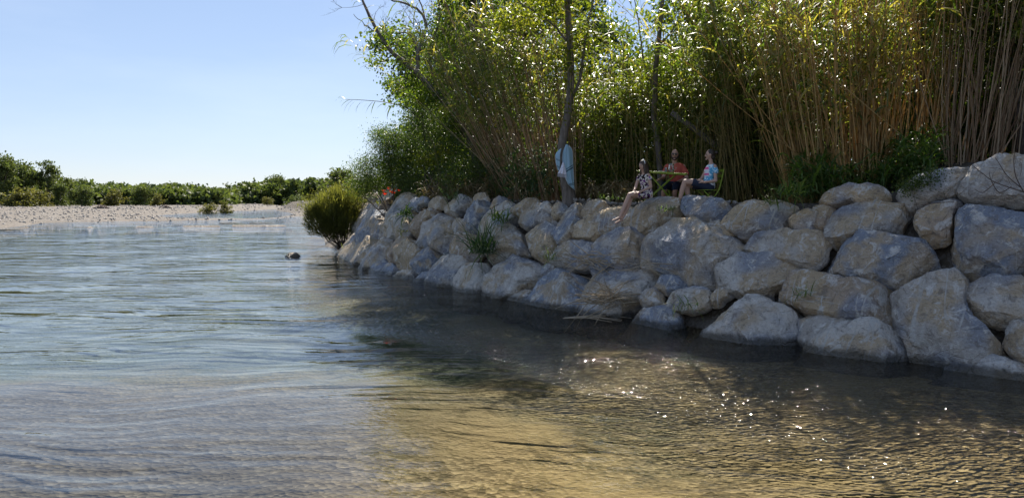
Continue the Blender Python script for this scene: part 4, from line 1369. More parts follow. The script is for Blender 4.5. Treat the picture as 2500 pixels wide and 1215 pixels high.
# --- willow bush hanging over the water past the end of the wall
c0 = gpos(838, 37.5)
root = empty('tamarisk_bush', tuple(c0), 'rounded yellow-green feathery bush hanging over the water past the wall', 'bush')
R = np.random.default_rng(151)
n = 14000
u = unit(R.normal(size=(n, 3))); u[:, 2] = np.clip(u[:, 2], -.9, 1)
ctr = at(815, 535, 37.5)
LBC = np.array([at(783, 545, 37.3), at(812, 515, 37.6), at(848, 505, 37.8), at(845, 545, 37.4), at(768, 520, 37.2), at(815, 560, 37.2)])
LBR = np.array([.75, 1.0, .95, .8, .42, .6])
wl = R.choice(6, n, p=[.18, .28, .26, .14, .05, .09])
rad = np.array([1.1, 1.2, 1.0])
Pb = LBC[wl] + u * LBR[wl][:, None] * rad * (R.uniform(.2, 1, n) ** .5)[:, None] * (1 + .18 * np.sin(u[:, :1] * 7 + wl[:, None]) * np.cos(u[:, 2:] * 6))
dirs = unit(Pb - (ctr - np.array([0, 0, 1.3]))) + R.normal(0, .3, (n, 3)) + np.array([0, 0, .3])
V, Q, m = blades(Pb, dirs, R.uniform(.18, .4, n), R.uniform(.018, .035, n), R, R.uniform(.2, .8, n))
o = mesh_obj('foliage', np_mesh('foliage', V - c0, Q, {'rnd': np.repeat(np.clip(R.normal(.55, .25, n), 0, 1), m)}), M['bush_leaf'], root)
tag(o, None, None, None, 'stuff')
mb = MB()
for k in range(24):
    e = ctr + u[k] * rad * .85
    mb.tube([np.zeros(3) + R.normal(0, .15, 3) * np.array([1, 1, 0]), (e - c0) * .5 + R.normal(0, .1, 3), e - c0], [.03, .02, .008], 5)
tag(mb.build('stems', M['dead_wood'], root, True), None, None, None, 'stuff')
shrub('tamarisk_bush', 'smaller feathery bush behind the rounded bush by the wall end', [ell(800, 500, 46, 1.5, 1.2, 1.0, 3000), ell(870, 470, 42, 1.2, 1.0, .7, 2600)], 'bush_leaf', 153, .16, .04, 34, .3, cat='bush')

# ------------------------------------------------------------------ far bank
def far_mesh(seed, H, Wd, n, L=.55, shape='round', lobes=12, trunk_frac=.12):
    R = np.random.default_rng(seed)
    E = []
    for k in range(lobes):
        a = R.uniform(0, 6.28); h = R.uniform(trunk_frac, .95)
        taper = (1 - .75 * max(0, h - .45)) if shape == 'round' else (1.05 - h * .8)
        r = Wd * .5 * R.uniform(.2, .75) * taper
        s = Wd * .26 * R.uniform(.7, 1.3)
        E.append(((math.cos(a) * r, math.sin(a) * r, H * h), (s, s, s * .8), n // lobes))
    P, T = clumps(E, R, 18, L * .75)
    P[:, 2] = np.clip(P[:, 2], .05, None)
    V, Q, A_ = leaf_np(P, L, L * .75, R, .1, T, .2)
    mb = MB()
    mb.tube([(0, 0, -.3), (.1, 0, H * .4), (0, .1, H * .8)], [H * .02, H * .015, H * .006], 6)
    for k in range(4):
        a = k * 1.6 + seed
        mb.tube([(0, 0, H * .3), (math.cos(a) * Wd * .15, math.sin(a) * Wd * .15, H * .5), (math.cos(a) * Wd * .3, math.sin(a) * Wd * .3, H * .7)], [H * .01, H * .008, H * .003], 5)
    me = bpy.data.meshes.new('trunk'); me.from_pydata(mb.v, [], mb.f); me.update()
    return np_mesh('crown', V, Q, {'rnd': A_}), me


FM = [far_mesh(1, 12, 9, 4200, .65, lobes=18, trunk_frac=.04), far_mesh(2, 12, 7, 3600, .65, shape='cone', lobes=18, trunk_frac=.04), far_mesh(3, 10, 10, 4200, .65, lobes=18, trunk_frac=.03), far_mesh(4, 14, 9, 3000, .6, lobes=14, trunk_frac=.25)]
FB = [far_mesh(11, 5, 8, 2600, .45, trunk_frac=.02, lobes=18), far_mesh(12, 4, 7, 2400, .4, trunk_frac=.02, lobes=18)]


def far_tree(name, label, x, Yd, h, wide, proto, mat, cat, group=None, rz=0., zb=None):
    X = (x - 1250) / F * Yd
    root = empty(name, (X, Yd, (land1(X, Yd) if zb is None else zb) - .1), label, cat, group, rz)
    cm, tm = proto
    o = bpy.data.objects.new('crown', cm); link(o, root)
    if not cm.materials: cm.materials.append(M[mat])
    elif cm.materials[0] != M[mat]:
        o.material_slots[0].link = 'OBJECT'; o.material_slots[0].material = M[mat]
    o2 = bpy.data.objects.new('trunk', tm); link(o2, root)
    if not tm.materials: tm.materials.append(M['bark'])
    H0 = max(v.co.z for v in tm.vertices) / .8
    s = h / H0
    for q in (o, o2): q.scale = (s * wide, s * wide, s)
    return root


FT = [(8, 215, 13.5, .95, 0, 'far_leaf', 'tall dark tree at the left edge of the far bank'),
      (42, 225, 12.3, .9, 2, 'far_leaf', 'rounded tree next to the leftmost tall tree'),
      (78, 235, 12.0, .7, 1, 'far_leaf', 'pointed dark tree left of the tall open-crowned tree'),
      (122, 228, 13.2, .85, 3, 'far_leaf', 'tall open-crowned tree standing above the far left bank'),
      (150, 240, 9.0, .9, 2, 'far_leaf', 'medium tree right of the tall open-crowned tree'),
      (205, 262, 8.2, .9, 0, 'far_leaf', 'tree behind the dark bush on the far bank'),
      (200, 205, 5.2, 1.2, 2, 'far_leaf', 'dark green rounded tree on the gravel edge'),
      (150, 210, 5.8, 1.0, 0, 'far_leaf', 'bright green bushy tree beside the dark rounded tree'),
      (355, 225, 5.6, 1.2, 2, 'far_leaf', 'dense dark green tree at the middle of the far gravel bar'),
      (835, 300, 11.6, 1.3, 0, 'far_leaf', 'domed tree topping the far wood right of the river'),
      (680, 310, 11.8, .9, 0, 'far_leaf', 'dark rounded crown rising from the far wood above the channel')]
for k, (x, Yd, h, wd, pr, mt, lab) in enumerate(FT):
    far_tree('far_tree', lab, x, Yd, h, wd, FM[pr], mt, 'tree', None, k * 1.3)
FS = [(45, 195, 4.2, 1.5, 0, 'far_olive', 'grey-brown bush at the far left on the gravel edge'),
      (95, 200, 3.6, 1.2, 1, 'far_olive', 'dull olive bush right of the grey-brown bush'),
      (285, 215, 4.0, 1.2, 0, 'far_olive', 'yellowish bush left of the dense dark green tree'),
      (510, 135, 1.6, 1.3, 1, 'far_olive', 'low wide bush on the left of the gravel island'),
      (552, 138, 2.2, .75, 0, 'far_olive', 'taller round bush on the right of the gravel island'),
      (388, 215, 3.0, .9, 0, 'far_olive', 'light green bush right of the dense dark green tree'),
      (720, 230, 3.2, 1.1, 1, 'far_leaf', 'low green bush at the end of the side channel'),
      (655, 240, 2.0, 1.2, 1, 'far_olive', 'small bush below the far wood above the channel')]
for k, (x, Yd, h, wd, pr, mt, lab) in enumerate(FS):
    far_tree('far_bush', lab, x, Yd, h, wd, FB[pr], mt, 'bush', None, k * 2.1)

# the far wood: one mass
R = np.random.default_rng(171)
TOP = [(-200, 430), (60, 440), (160, 448), (230, 455), (330, 462), (400, 460), (480, 462), (545, 472), (560, 470), (600, 460), (640, 452), (700, 446), (760, 450), (830, 447), (880, 455), (960, 470), (1100, 470)]
Ps, Ts = [], []
for k in range(620):
    x = R.uniform(-200, 1080) if k < 480 else R.uniform(-200, 570)
    Yd = R.uniform(245, 290) if k >= 480 else R.uniform(300, 420) if x > 560 else R.uniform(280 + max(0, x) * .35, 420 + max(0, x) * .35)
    ty = np.interp(x, [a for a, b in TOP], [b for a, b in TOP]) + (R.uniform(-11, 13) if k < 480 else R.uniform(2, 16))
    X = (x - 1250) / F * Yd
    H = (484 - ty) / F * Yd + 2.0
    E = []
    for j in range(7):
        a = R.uniform(0, 6.28)
        E.append(((X + math.cos(a) * 2.6, Yd + math.sin(a) * 2.6, H * R.uniform(.08, .93) + .5), (2.6, 2.4, 1.9), 54))
    P, T = clumps(E, R, 14, .8)
    Ps.append(P); Ts.append(T * .8 + R.uniform(-.1, .2))
P = np.vstack(Ps); T = np.concatenate(Ts)
V, Q, A_ = leaf_np(P, 1.55, 1.25, R, .1, T, .15)
o = mesh_obj('far_wood', np_mesh('far_wood', V, Q, {'rnd': A_}), M['far_leaf'])
tag(o, 'distant green wood along the horizon across the river', 'wood', None, 'stuff')

# driftwood and humps on the gravel bar
def drift(label, x, y, L, r, seed, hump=False):
    c = on_z(x, y, .2)
    c[2] = max(land1(c[0], c[1]), 0.0)
    R = np.random.default_rng(seed)
    mb = MB()
    k = 26 if hump else 4
    for j in range(k):
        a = R.uniform(0, 3.14) if hump else R.uniform(-.15, .15)
        l = L * R.uniform(.3, 1)
        p0 = R.normal(0, .2, 3) * np.array([L, .6, 0]) * (.6 if hump else .3)
        hh = R.uniform(.1, .7) if hump else .08
        mb.tube([p0 + np.array([-l / 2 * math.cos(a), -l / 2 * math.sin(a), .05]), p0 + np.array([0, 0, hh]), p0 + np.array([l / 2 * math.cos(a), l / 2 * math.sin(a), .08])], [r, r, r * .4], 5)
    o = mb.build('driftwood', M['dead_wood'] if hump else M['driftwood'], None, True, tuple(c))
    tag(o, label, 'driftwood')


drift('dark brown heap of driftwood on the far gravel bar', 248, 513, 3.4, .16, 181, True)
drift('second dark driftwood heap right of the first on the gravel bar', 408, 511, 2.2, .12, 182, True)
drift('reddish brown root heap below the dark rounded tree', 200, 503, 2.0, .12, 183, True)
drift('white weathered trunk lying under the far left trees', 48, 499, 5.5, .16, 184)
drift('pale log lying on the waterline at the far left', 22, 556, 2.6, .05, 185)
drift('pale snag stranded in the shallows by the gravel island', 560, 541, 3.0, .05, 186)
drift('grey branch lying along the far channel mouth', 640, 541, 3.2, .04, 187)

# cobbles strewn over the far gravel bar
R = np.random.default_rng(191)
pts_, sc_ = [], []
while len(pts_) < 1700:
    c = on_z(R.uniform(-10, 750), 500 + 43 * R.uniform(0, 1) ** 1.3 + 14 * (R.random() < .06), .15)
    zc = land1(c[0], c[1])
    if zc > -.03:
        pts_.append((c[0], c[1], zc)); sc_.append(R.uniform(.05, .17) * (1 + (c[1] - 60) / 120))
V_, Q_, T_ = rubble(np.array(pts_), sc_, 192)
simple('cobble', (0.30, 0.275, 0.245), 0.85, 0.25, 0.5, 0.25)
o = mesh_obj('cobbles', np_mesh('cobbles', V_, Q_, tris=T_), M['cobble'])
tag(o, 'grey cobbles scattered over the far gravel bar', 'cobbles', None, 'stuff')
# ------------------------------------------------------------------ people, table, chairs, towel
simple('skin', (0.40, 0.235, 0.165), 0.55, 0.35, 0.10, 9)
simple('skin_pale', (0.46, 0.29, 0.215), 0.55, 0.35, 0.10, 9)
simple('hair_dark', (0.028, 0.018, 0.013), 0.5, 0.4, 0.4, 30)
simple('hair_brown', (0.05, 0.03, 0.019), 0.5, 0.4, 0.4, 30)
simple('beard', (0.05, 0.032, 0.025), 0.8, 0.2, 0.3, 60)
simple('eye_dark', (0.02, 0.016, 0.013), 0.3, 0.5, 0.1)
simple('lip', (0.34, 0.13, 0.11), 0.5, 0.4, 0.1)
simple('shirt_red', (0.42, 0.085, 0.058), 0.9, 0.15, 0.12, 14, 0.3)
simple('denim', (0.028, 0.035, 0.06), 0.9, 0.15, 0.3, 25, 0.3)
simple('green_metal', (0.24, 0.32, 0.025), 0.4, 0.4, 0.1)
simple('white_band', (0.75, 0.73, 0.70), 0.6, 0.3, 0.08)
simple('dark_lens', (0.012, 0.012, 0.014), 0.15, 0.6, 0.1)
t = NT('dress_print')
n1 = t.voro(t.obj, 30, 'F1', 'Color')
s1 = t.n.new('ShaderNodeSeparateColor'); t.l.new(n1, s1.inputs[0])
c_ = t.ramp(s1.outputs[0], [(0.0, (0.02, 0.016, 0.02)), (0.28, (0.03, 0.022, 0.03)), (0.30, (0.62, 0.56, 0.50)), (0.74, (0.66, 0.60, 0.54)), (0.78, (0.16, 0.05, 0.20)), (1, (0.30, 0.12, 0.14))])
c_.node.color_ramp.interpolation = 'CONSTANT'
M['dress_print'] = t.finish(t.principled(c_, 0.9, 0.15))
t = NT('tee_print')
p = t.obj
n1 = t.noise(p, 16, 2, 0.5, 1.0)
blue = t.mix(t.step(n1, 0.5, 0.56), (0.10, 0.36, 0.56), (0.60, 0.72, 0.78))
sp = t.n.new('ShaderNodeSeparateXYZ'); t.l.new(p, sp.inputs[0])
pk = t.math('MULTIPLY', t.step(sp.outputs[0], -0.005, -0.015), t.math('MAXIMUM', t.math('MULTIPLY', t.step(sp.outputs[2], .375, .38), t.step(sp.outputs[2], .435, .43)), t.math('MULTIPLY', t.step(sp.outputs[2], .245, .25), t.step(sp.outputs[2], .295, .29))))
wt = t.math('MULTIPLY', t.step(sp.outputs[0], 0.0, -0.02), t.step(sp.outputs[2], .22, .24))
c_ = t.mix(wt, blue, (0.70, 0.71, 0.74))
c_ = t.mix(pk, c_, (0.72, 0.13, 0.30))
c_ = t.mix(t.step(sp.outputs[2], .09, .07), c_, (0.68, 0.70, 0.74))
M['tee_print'] = t.finish(t.principled(c_, 0.9, 0.15))


def loft(mb, P, W, D, side, n=14, cap=True):
    """rings round a path: W half width along side, D half depth across"""
    P = [np.array(p, float) for p in P]
    side = np.array(side, float)
    V, Fc = [], []
    for i, p in enumerate(P):
        tn = P[min(i + 1, len(P) - 1)] - P[max(i - 1, 0)]
        tn = tn / np.linalg.norm(tn)
        a = side - tn * side.dot(tn); a /= np.linalg.norm(a)
        b = np.cross(tn, a)
        for k in range(n):
            w = 2 * math.pi * k / n
            V.append(p + a * math.cos(w) * W[i] + b * math.sin(w) * D[i])
    for i in range(len(P) - 1):
        for k in range(n):
            Fc.append((i * n + k, i * n + (k + 1) % n, (i + 1) * n + (k + 1) % n, (i + 1) * n + k))
    if cap:
        Fc.append(tuple(range(n))[::-1])
        Fc.append(tuple((len(P) - 1) * n + k for k in range(n)))
    mb.add(V, Fc)


def limb_c(mb, P, R_, sub=5, n=12):
    """tapered limb with rounded ends"""
    P, R2 = spline(P, R_, sub)
    t0 = (P[0] - P[1]) / np.linalg.norm(P[0] - P[1]); t1 = (P[-1] - P[-2]) / np.linalg.norm(P[-1] - P[-2])
    pre = [(P[0] + t0 * R2[0] * math.sin(a), R2[0] * math.cos(a)) for a in (1.35, .9, .45)]
    post = [(P[-1] + t1 * R2[-1] * math.sin(a), R2[-1] * math.cos(a)) for a in (.45, .9, 1.35)]
    mb.tube([q for q, r in pre] + list(P) + [q for q, r in post], [r for q, r in pre] + list(R2) + [r for q, r in post], n)


def blob(mb, c, r, M3=None, n=14, m=10, f=None):
    V, Fc = [], []
    for i in range(1, m):
        th = math.pi * i / m
        for k in range(n):
            w = 2 * math.pi * k / n
            q = np.array([math.sin(th) * math.cos(w), math.sin(th) * math.sin(w), math.cos(th)])
            if f is not None: q = f(q)
            q = q * np.array(r)
            if M3 is not None: q = M3 @ q
            V.append(np.array(c) + q)
    top, bot = np.array([0, 0, 1.0]), np.array([0, 0, -1.0])
    for e in (top, bot):
        q = f(e) if f is not None else e
        q = q * np.array(r)
        if M3 is not None: q = M3 @ q
        V.append(np.array(c) + q)
    for i in range(m - 2):
        for k in range(n):
            Fc.append((i * n + k, (i + 1) * n + k, (i + 1) * n + (k + 1) % n, i * n + (k + 1) % n))
    T, Bt = (m - 1) * n, (m - 1) * n + 1
    for k in range(n):
        Fc.append((T, k, (k + 1) % n)); Fc.append((Bt, (m - 2) * n + (k + 1) % n, (m - 2) * n + k))
    mb.add(V, Fc)


def fuse(mb, name, mat, parent, voxel=.008, smooth=4):
    """one continuous skin round everything collected"""
    me = bpy.data.meshes.new(name); me.from_pydata(mb.v, [], mb.f); me.update()
    o = bpy.data.objects.new(name, me); COL.objects.link(o)
    r = o.modifiers.new('r', 'REMESH'); r.mode = 'VOXEL'; r.voxel_size = voxel; r.use_smooth_shade = True
    s = o.modifiers.new('s', 'SMOOTH'); s.factor = .5; s.iterations = smooth
    dg = bpy.context.evaluated_depsgraph_get()
    me2 = bpy.data.meshes.new_from_object(o.evaluated_get(dg))
    bpy.data.objects.remove(o); bpy.data.meshes.remove(me)
    me2.name = name
    me2.materials.clear()
    o = mesh_obj(name, me2, M[mat], parent)
    me2.polygons.foreach_set('use_smooth', np.ones(len(me2.polygons), dtype=bool))
    return o


def hand(mb, wrist, d, up, s=1.0, curl=.5):
    """palm, four fingers of unequal length and a thumb from the side of the palm"""
    d = np.array(d, float); d /= np.linalg.norm(d)
    up = np.array(up, float); up = up - d * up.dot(d); up /= np.linalg.norm(up)
    sd = np.cross(d, up)
    w = np.array(wrist, float)
    loft(mb, [w, w + d * .03 * s, w + d * .085 * s], [.026 * s, .036 * s, .04 * s], [.018 * s, .016 * s, .013 * s], sd)
    for k, l in enumerate((.062, .072, .068, .054)):
        b = w + d * .08 * s + sd * (k - 1.5) * .021 * s
        m1 = b + (d * (1 - curl * .3) - up * curl * .5) * l * .5 * s
        m2 = m1 + (d * (1 - curl) - up * curl * 1.1) * l * .5 * s
        limb_c(mb, [b, m1, m2], [.0095 * s, .009 * s, .007 * s], 2, 8)
    b = w + d * .03 * s - sd * .03 * s
    limb_c(mb, [b, b + (d * .6 - sd * .7) * .035 * s, b + (d * 1.1 - sd * .5 - up * .3) * .055 * s], [.012 * s, .0105 * s, .008 * s], 2, 8)


def head(mb, c, f, s=1.0, up=(0, 0, 1)):
    """skull with jaw, nose, brow and ears; c centre, f facing"""
    f = np.array(f, float); f /= np.linalg.norm(f)
    up = np.array(up, float); up = up - f * up.dot(f); up /= np.linalg.norm(up)
    sd = np.cross(up, f)
    M3 = np.column_stack([f, sd, up])

    def shape(q):
        q = q.copy()
        if q[2] < 0:
            k = 1 + q[2] * .38
            q[1] *= k
            q[0] = q[0] * (1 + q[2] * .18) + (-q[2]) * .16
        if q[0] > 0: q[0] *= .93
        return q
    blob(mb, c, (.098 * s, .076 * s, .118 * s), M3, 18, 14, shape)
    P = lambda x, y, z: np.array(c) + M3 @ (np.array([x, y, z]) * s)
    limb_c(mb, [P(.086, 0, .012), P(.102, 0, -.018), P(.096, 0, -.03)], [.009 * s, .014 * s, .011 * s], 3, 8)
    blob(mb, P(.083, 0, -.095), (.022 * s, .026 * s, .018 * s), M3, 10, 6)
    for e in (-1, 1):
        blob(mb, P(-.005, e * .077, -.008), (.02 * s, .01 * s, .03 * s), M3, 10, 6)
        limb_c(mb, [P(.086, e * .012, .03), P(.08, e * .045, .03)], [.009 * s, .008 * s], 2, 8)
    return M3, P


def face(parent, P, M3, s=1.0, glasses=False):
    for e in (-1, 1):
        if not glasses:
            mb = MB(); blob(mb, P(.083, e * .031, .008), (.008 * s, .014 * s, .008 * s), M3, 8, 6); mb.build('eye', M['eye_dark'], parent, True)
        mb = MB(); limb_c(mb, [P(.09, e * .016, .036), P(.083, e * .05, .034)], [.004 * s, .003 * s], 2, 6); mb.build('eyebrow', M['hair_dark'], parent, True)
    mb = MB(); limb_c(mb, [P(.088, -.024, -.058), P(.094, 0, -.058), P(.088, .024, -.058)], [.004 * s, .007 * s, .004 * s], 2, 6); mb.build('mouth', M['lip'], parent, True)


def foot(mb, ankle, toe, s=1.0):
    a, b = np.array(ankle, float), np.array(toe, float)
    d = (b - a); dl = d / np.linalg.norm(d)
    sd = np.cross(dl, [0, 0, 1]); sd /= np.linalg.norm(sd)
    loft(mb, [a - dl * .045 * s + np.array([0, 0, -.03 * s]), a + dl * .02, a + d * .5, a + d * .85, b], [.028 * s, .034 * s, .04 * s, .043 * s, .034 * s], [.02 * s, .034 * s, .026 * s, .017 * s, .01 * s], sd)
    for k in range(5):
        q = a + d * .85 + sd * (k - 2) * .017 * s
        limb_c(mb, [q, q + dl * (.045 - .005 * abs(k - 1)) * s], [.0105 * s, .009 * s], 2, 8)


NP = np.array
# ---- the girl on the boulder
g0 = at(1579, 476, 17.45)
girl = empty('person', tuple(g0), 'girl in a dark-and-white print dress sitting barefoot on a wall boulder', 'person')
f = NP([-.86, -.5, 0]); a_ = NP([.5, -.86, 0])
mb = MB()
loft(mb, [(0, 0, -.06), (0, 0, .04), (-.02, -.01, .18), (-.05, -.02, .34), (-.06, -.02, .44), (-.07, -.02, .49)], [.12, .15, .118, .135, .13, .05], [.09, .10, .085, .09, .075, .05], a_)
limb_c(mb, [(-.07, -.02, .45), (-.085, -.03, .52), (-.095, -.035, .57)], [.05, .042, .045])
M3, Pg = head(mb, (-.105, -.045, .66), f + NP([0, 0, -.06]), .93)
for sg, sh, el, wr in ((1, (.015, -.145, .43), (.06, -.19, .18), (-.22, -.27, .06)), (-1, (-.15, .10, .43), (-.25, .04, .17), (-.33, -.16, .06))):
    limb_c(mb, [NP(sh) + NP([-.03 * sg, .04 * sg, .0]), sh, el], [.045, .043, .034]); limb_c(mb, [el, wr], [.033, .023])
    hand(mb, wr, (-.9, -.2 - .1 * sg, -.15), (0, 0, 1), .9, .35)
limb_c(mb, [(.03, -.08, .0), (-.2, -.17, .025), (-.43, -.25, .0)], [.085, .075, .055]); limb_c(mb, [(-.43, -.25, .0), (-.52, -.31, -.2), (-.65, -.38, -.47)], [.053, .05, .03])
limb_c(mb, [(-.03, .06, .0), (-.2, -.03, .0), (-.37, -.12, -.03)], [.085, .075, .055]); limb_c(mb, [(-.37, -.12, -.03), (-.45, -.22, -.24), (-.60, -.34, -.52)], [.053, .05, .03])
foot(mb, (-.655, -.385, -.50), (-.84, -.46, -.555), .85); foot(mb, (-.605, -.345, -.55), (-.77, -.46, -.62), .85)
girl_body = fuse(mb, 'body', 'skin_pale', girl)
mb = MB()
loft(mb, [(.0, 0, -.07), (0, 0, .04), (-.02, -.01, .18), (-.05, -.02, .34), (-.06, -.02, .43), (-.067, -.02, .462)], [.15, .168, .135, .15, .15, .085], [.12, .12, .10, .105, .092, .075], a_)
for sh, q in (((-.01, -.12, .43), (.04, -.165, .36)), ((-.13, .08, .43), (-.185, .085, .36))): limb_c(mb, [sh, q], [.055, .052])
loft(mb, [(.02, -.05, .0), (-.14, -.10, .01), (-.27, -.15, .01)], [.15, .15, .135], [.105, .095, .08], a_)
fuse(mb, 'dress', 'dress_print', girl)
mb = MB()
blob(mb, Pg(-.02, 0, .03), (.098, .084, .105), M3, 16, 12)
limb_c(mb, [Pg(-.07, 0, -.02), Pg(-.095, .01, -.14), (.02, .0, .36), (.02, -.02, .22)], [.075, .07, .065, .03])
limb_c(mb, [Pg(-.02, -.07, 0), Pg(-.01, -.075, -.12), Pg(.0, -.09, -.26), (-.04, -.16, .26)], [.03, .032, .03, .012])
limb_c(mb, [Pg(.0, .07, 0), Pg(0, .075, -.12), Pg(.0, .08, -.22)], [.03, .03, .015])
fuse(mb, 'hair', 'hair_brown', girl, .009)
mb = MB(); mb.tube([Pg(.0, math.sin(w) * .088, .03 + math.cos(w) * .109) for k, w in enumerate(np.linspace(-1.45, 1.45, 13))], .009, 6); mb.build('hairband', M['white_band'], girl, True)
face(girl_body, Pg, M3, .93)

# ---- the man
m0 = at(1655, 452, 18.75)
man = empty('person', tuple(m0), 'bearded man in a red T-shirt and sunglasses sitting behind the green table', 'person')
f = NP([-.35, -.94, 0]); a_ = NP([.94, -.35, 0])
mb = MB()
loft(mb, [(0, 0, -.08), (0, 0, .04), (-.02, -.01, .2), (-.05, -.02, .36), (-.07, -.02, .46), (-.09, -.02, .53)], [.15, .17, .16, .185, .18, .07], [.12, .125, .12, .12, .095, .06], a_)
limb_c(mb, [(-.09, -.02, .48), (-.095, -.04, .57), (-.10, -.05, .63)], [.062, .058, .058])
M3, Pm = head(mb, (-.10, -.075, .735), NP([-.3, -.95, -.05]), 1.08)
for sg, sh, el, wr in ((1, (.11, -.07, .44), (.17, -.20, .17), (-.12, -.42, .05)), (-1, (-.27, .06, .44), (-.38, -.15, .18), (-.50, -.36, .14))):
    limb_c(mb, [NP(sh) + NP([-.04 * sg, .02, 0]), sh, el], [.062, .058, .045]); limb_c(mb, [el, wr], [.045, .032])
    hand(mb, wr, (-.8, -.5, -.2), (0, 0, 1), 1.05, .6)
for e in (-1, 1):
    k_ = NP([-.28 + .12 * e, -.44 - .06 * e, .0])
    limb_c(mb, [(.09 * e, -.02, -.02), k_], [.095, .07]); limb_c(mb, [k_, k_ + NP([-.02, .0, -.2]), k_ + NP([0, .08, -.36])], [.06, .058, .038])
    foot(mb, k_ + NP([0, .08, -.385]), k_ + NP([-.06, -.1, -.40]), 1.05)
man_body = fuse(mb, 'body', 'skin', man)
mb = MB()
loft(mb, [(0, 0, -.07), (0, 0, .04), (-.02, -.01, .2), (-.05, -.02, .36), (-.07, -.02, .465), (-.09, -.02, .515)], [.19, .195, .185, .205, .195, .09], [.145, .15, .14, .14, .11, .08], a_)
for sh, q in (((.08, -.05, .44), (.155, -.15, .27)), ((-.24, .04, .44), (-.345, -.07, .28))): limb_c(mb, [sh, NP(sh) * .4 + NP(q) * .6, q], [.08, .082, .078])
fuse(mb, 'shirt', 'shirt_red', man)
mb = MB()
for e in (-1, 1):
    k_ = NP([-.28 + .12 * e, -.44 - .06 * e, .0])
    limb_c(mb, [(.08 * e, .0, -.03), NP([.08 * e, .0, -.03]) * .1 + k_ * .9], [.125, .09])
    limb_c(mb, [k_, k_ + NP([-.02, 0, -.08])], [.08, .075])
fuse(mb, 'shorts', 'denim', man)
mb = MB()
blob(mb, Pm(.03, 0, -.085), (.068, .062, .048), M3, 14, 10)
for e in (-1, 1): limb_c(mb, [Pm(.02, e * .072, .0), Pm(.03, e * .066, -.06)], [.012, .022])
fuse(mb, 'beard', 'beard', man, .008)
mb = MB()
for e in (-1, 1):
    blob(mb, Pm(.091, e * .033, .008), (.009, .027, .02), M3, 10, 8)
    mb.tube([Pm(.086, e * .06, .012), Pm(0, e * .084, .008)], .004, 5)
mb.tube([Pm(.1, -.01, .014), Pm(.1, .01, .014)], .004, 5)
mb.build('sunglasses', M['dark_lens'], man, True)
face(man_body, Pm, M3, 1.08, True)

# ---- the woman
w0 = at(1728, 455, 17.35)
woman = empty('person', tuple(w0), 'woman in a pale blue and pink T-shirt sitting sideways on a green chair', 'person')
f = NP([-.97, -.2, 0]); a_ = NP([.2, -.97, 0])
mb = MB()
loft(mb, [(.02, 0, -.07), (.02, 0, .04), (.035, 0, .19), (.06, 0, .35), (.075, 0, .45), (.065, 0, .52)], [.15, .165, .125, .15, .145, .055], [.11, .115, .095, .105, .085, .05], a_)
limb_c(mb, [(.065, 0, .47), (.06, 0, .55), (.055, 0, .61)], [.05, .044, .046])
M3, Pw = head(mb, (.035, .0, .705), NP([-.97, .12, -.03]), 1.0)
for sg, sh, el, wr in ((1, (.11, -.155, .43), (.12, -.22, .12), (-.14, -.17, .09)), (-1, (.04, .155, .43), (-.10, .17, .17), (-.25, .0, .12))):
    limb_c(mb, [NP(sh) + NP([0, .04 * sg, 0]), sh, el], [.05, .047, .037]); limb_c(mb, [el, wr], [.036, .025])
    hand(mb, wr, (-.9, .15 * sg, -.05), (0, 0, 1), .95, .5)
limb_c(mb, [(.0, -.08, .0), (-.28, -.1, .085), (-.54, -.1, .10)], [.095, .08, .06]); limb_c(mb, [(-.54, -.1, .1), (-.60, -.1, -.1), (-.66, -.1, -.36)], [.058, .056, .034])
limb_c(mb, [(.0, .08, -.01), (-.25, .06, .03), (-.46, .04, .03)], [.095, .08, .06]); limb_c(mb, [(-.46, .04, .03), (-.44, .04, -.15), (-.42, .05, -.34)], [.058, .056, .034])
foot(mb, (-.665, -.1, -.385), (-.86, -.13, -.42)); foot(mb, (-.425, .05, -.37), (-.62, .05, -.41))
woman_body = fuse(mb, 'body', 'skin_pale', woman)
mb = MB()
loft(mb, [(.02, 0, -.05), (.02, 0, .04), (.035, 0, .19), (.06, 0, .35), (.075, 0, .45), (.068, 0, .495)], [.17, .18, .145, .17, .165, .085], [.128, .13, .112, .125, .10, .07], a_)
for sh, q in (((.10, -.12, .43), (.125, -.185, .33)), ((.05, .12, .43), (.01, .175, .34))): limb_c(mb, [sh, q], [.066, .064])
fuse(mb, 'shirt', 'tee_print', woman)
mb = MB()
limb_c(mb, [(.02, -.075, -.01), (-.34, -.1, .085)], [.115, .088]); limb_c(mb, [(.02, .075, -.015), (-.3, .06, .03)], [.115, .088])
fuse(mb, 'shorts', 'denim', woman)
mb = MB()
blob(mb, Pw(-.025, 0, .03), (.096, .084, .105), M3, 16, 12)
blob(mb, Pw(-.06, 0, -.05), (.06, .066, .07), M3, 12, 8)
blob(mb, Pw(-.145, 0, .045), (.045, .045, .045), M3, 12, 8)
limb_c(mb, [Pw(-.08, 0, .04), Pw(-.14, 0, .045)], [.035, .03])
fuse(mb, 'hair', 'hair_dark', woman, .008)
face(woman_body, Pw, M3, 1.0)

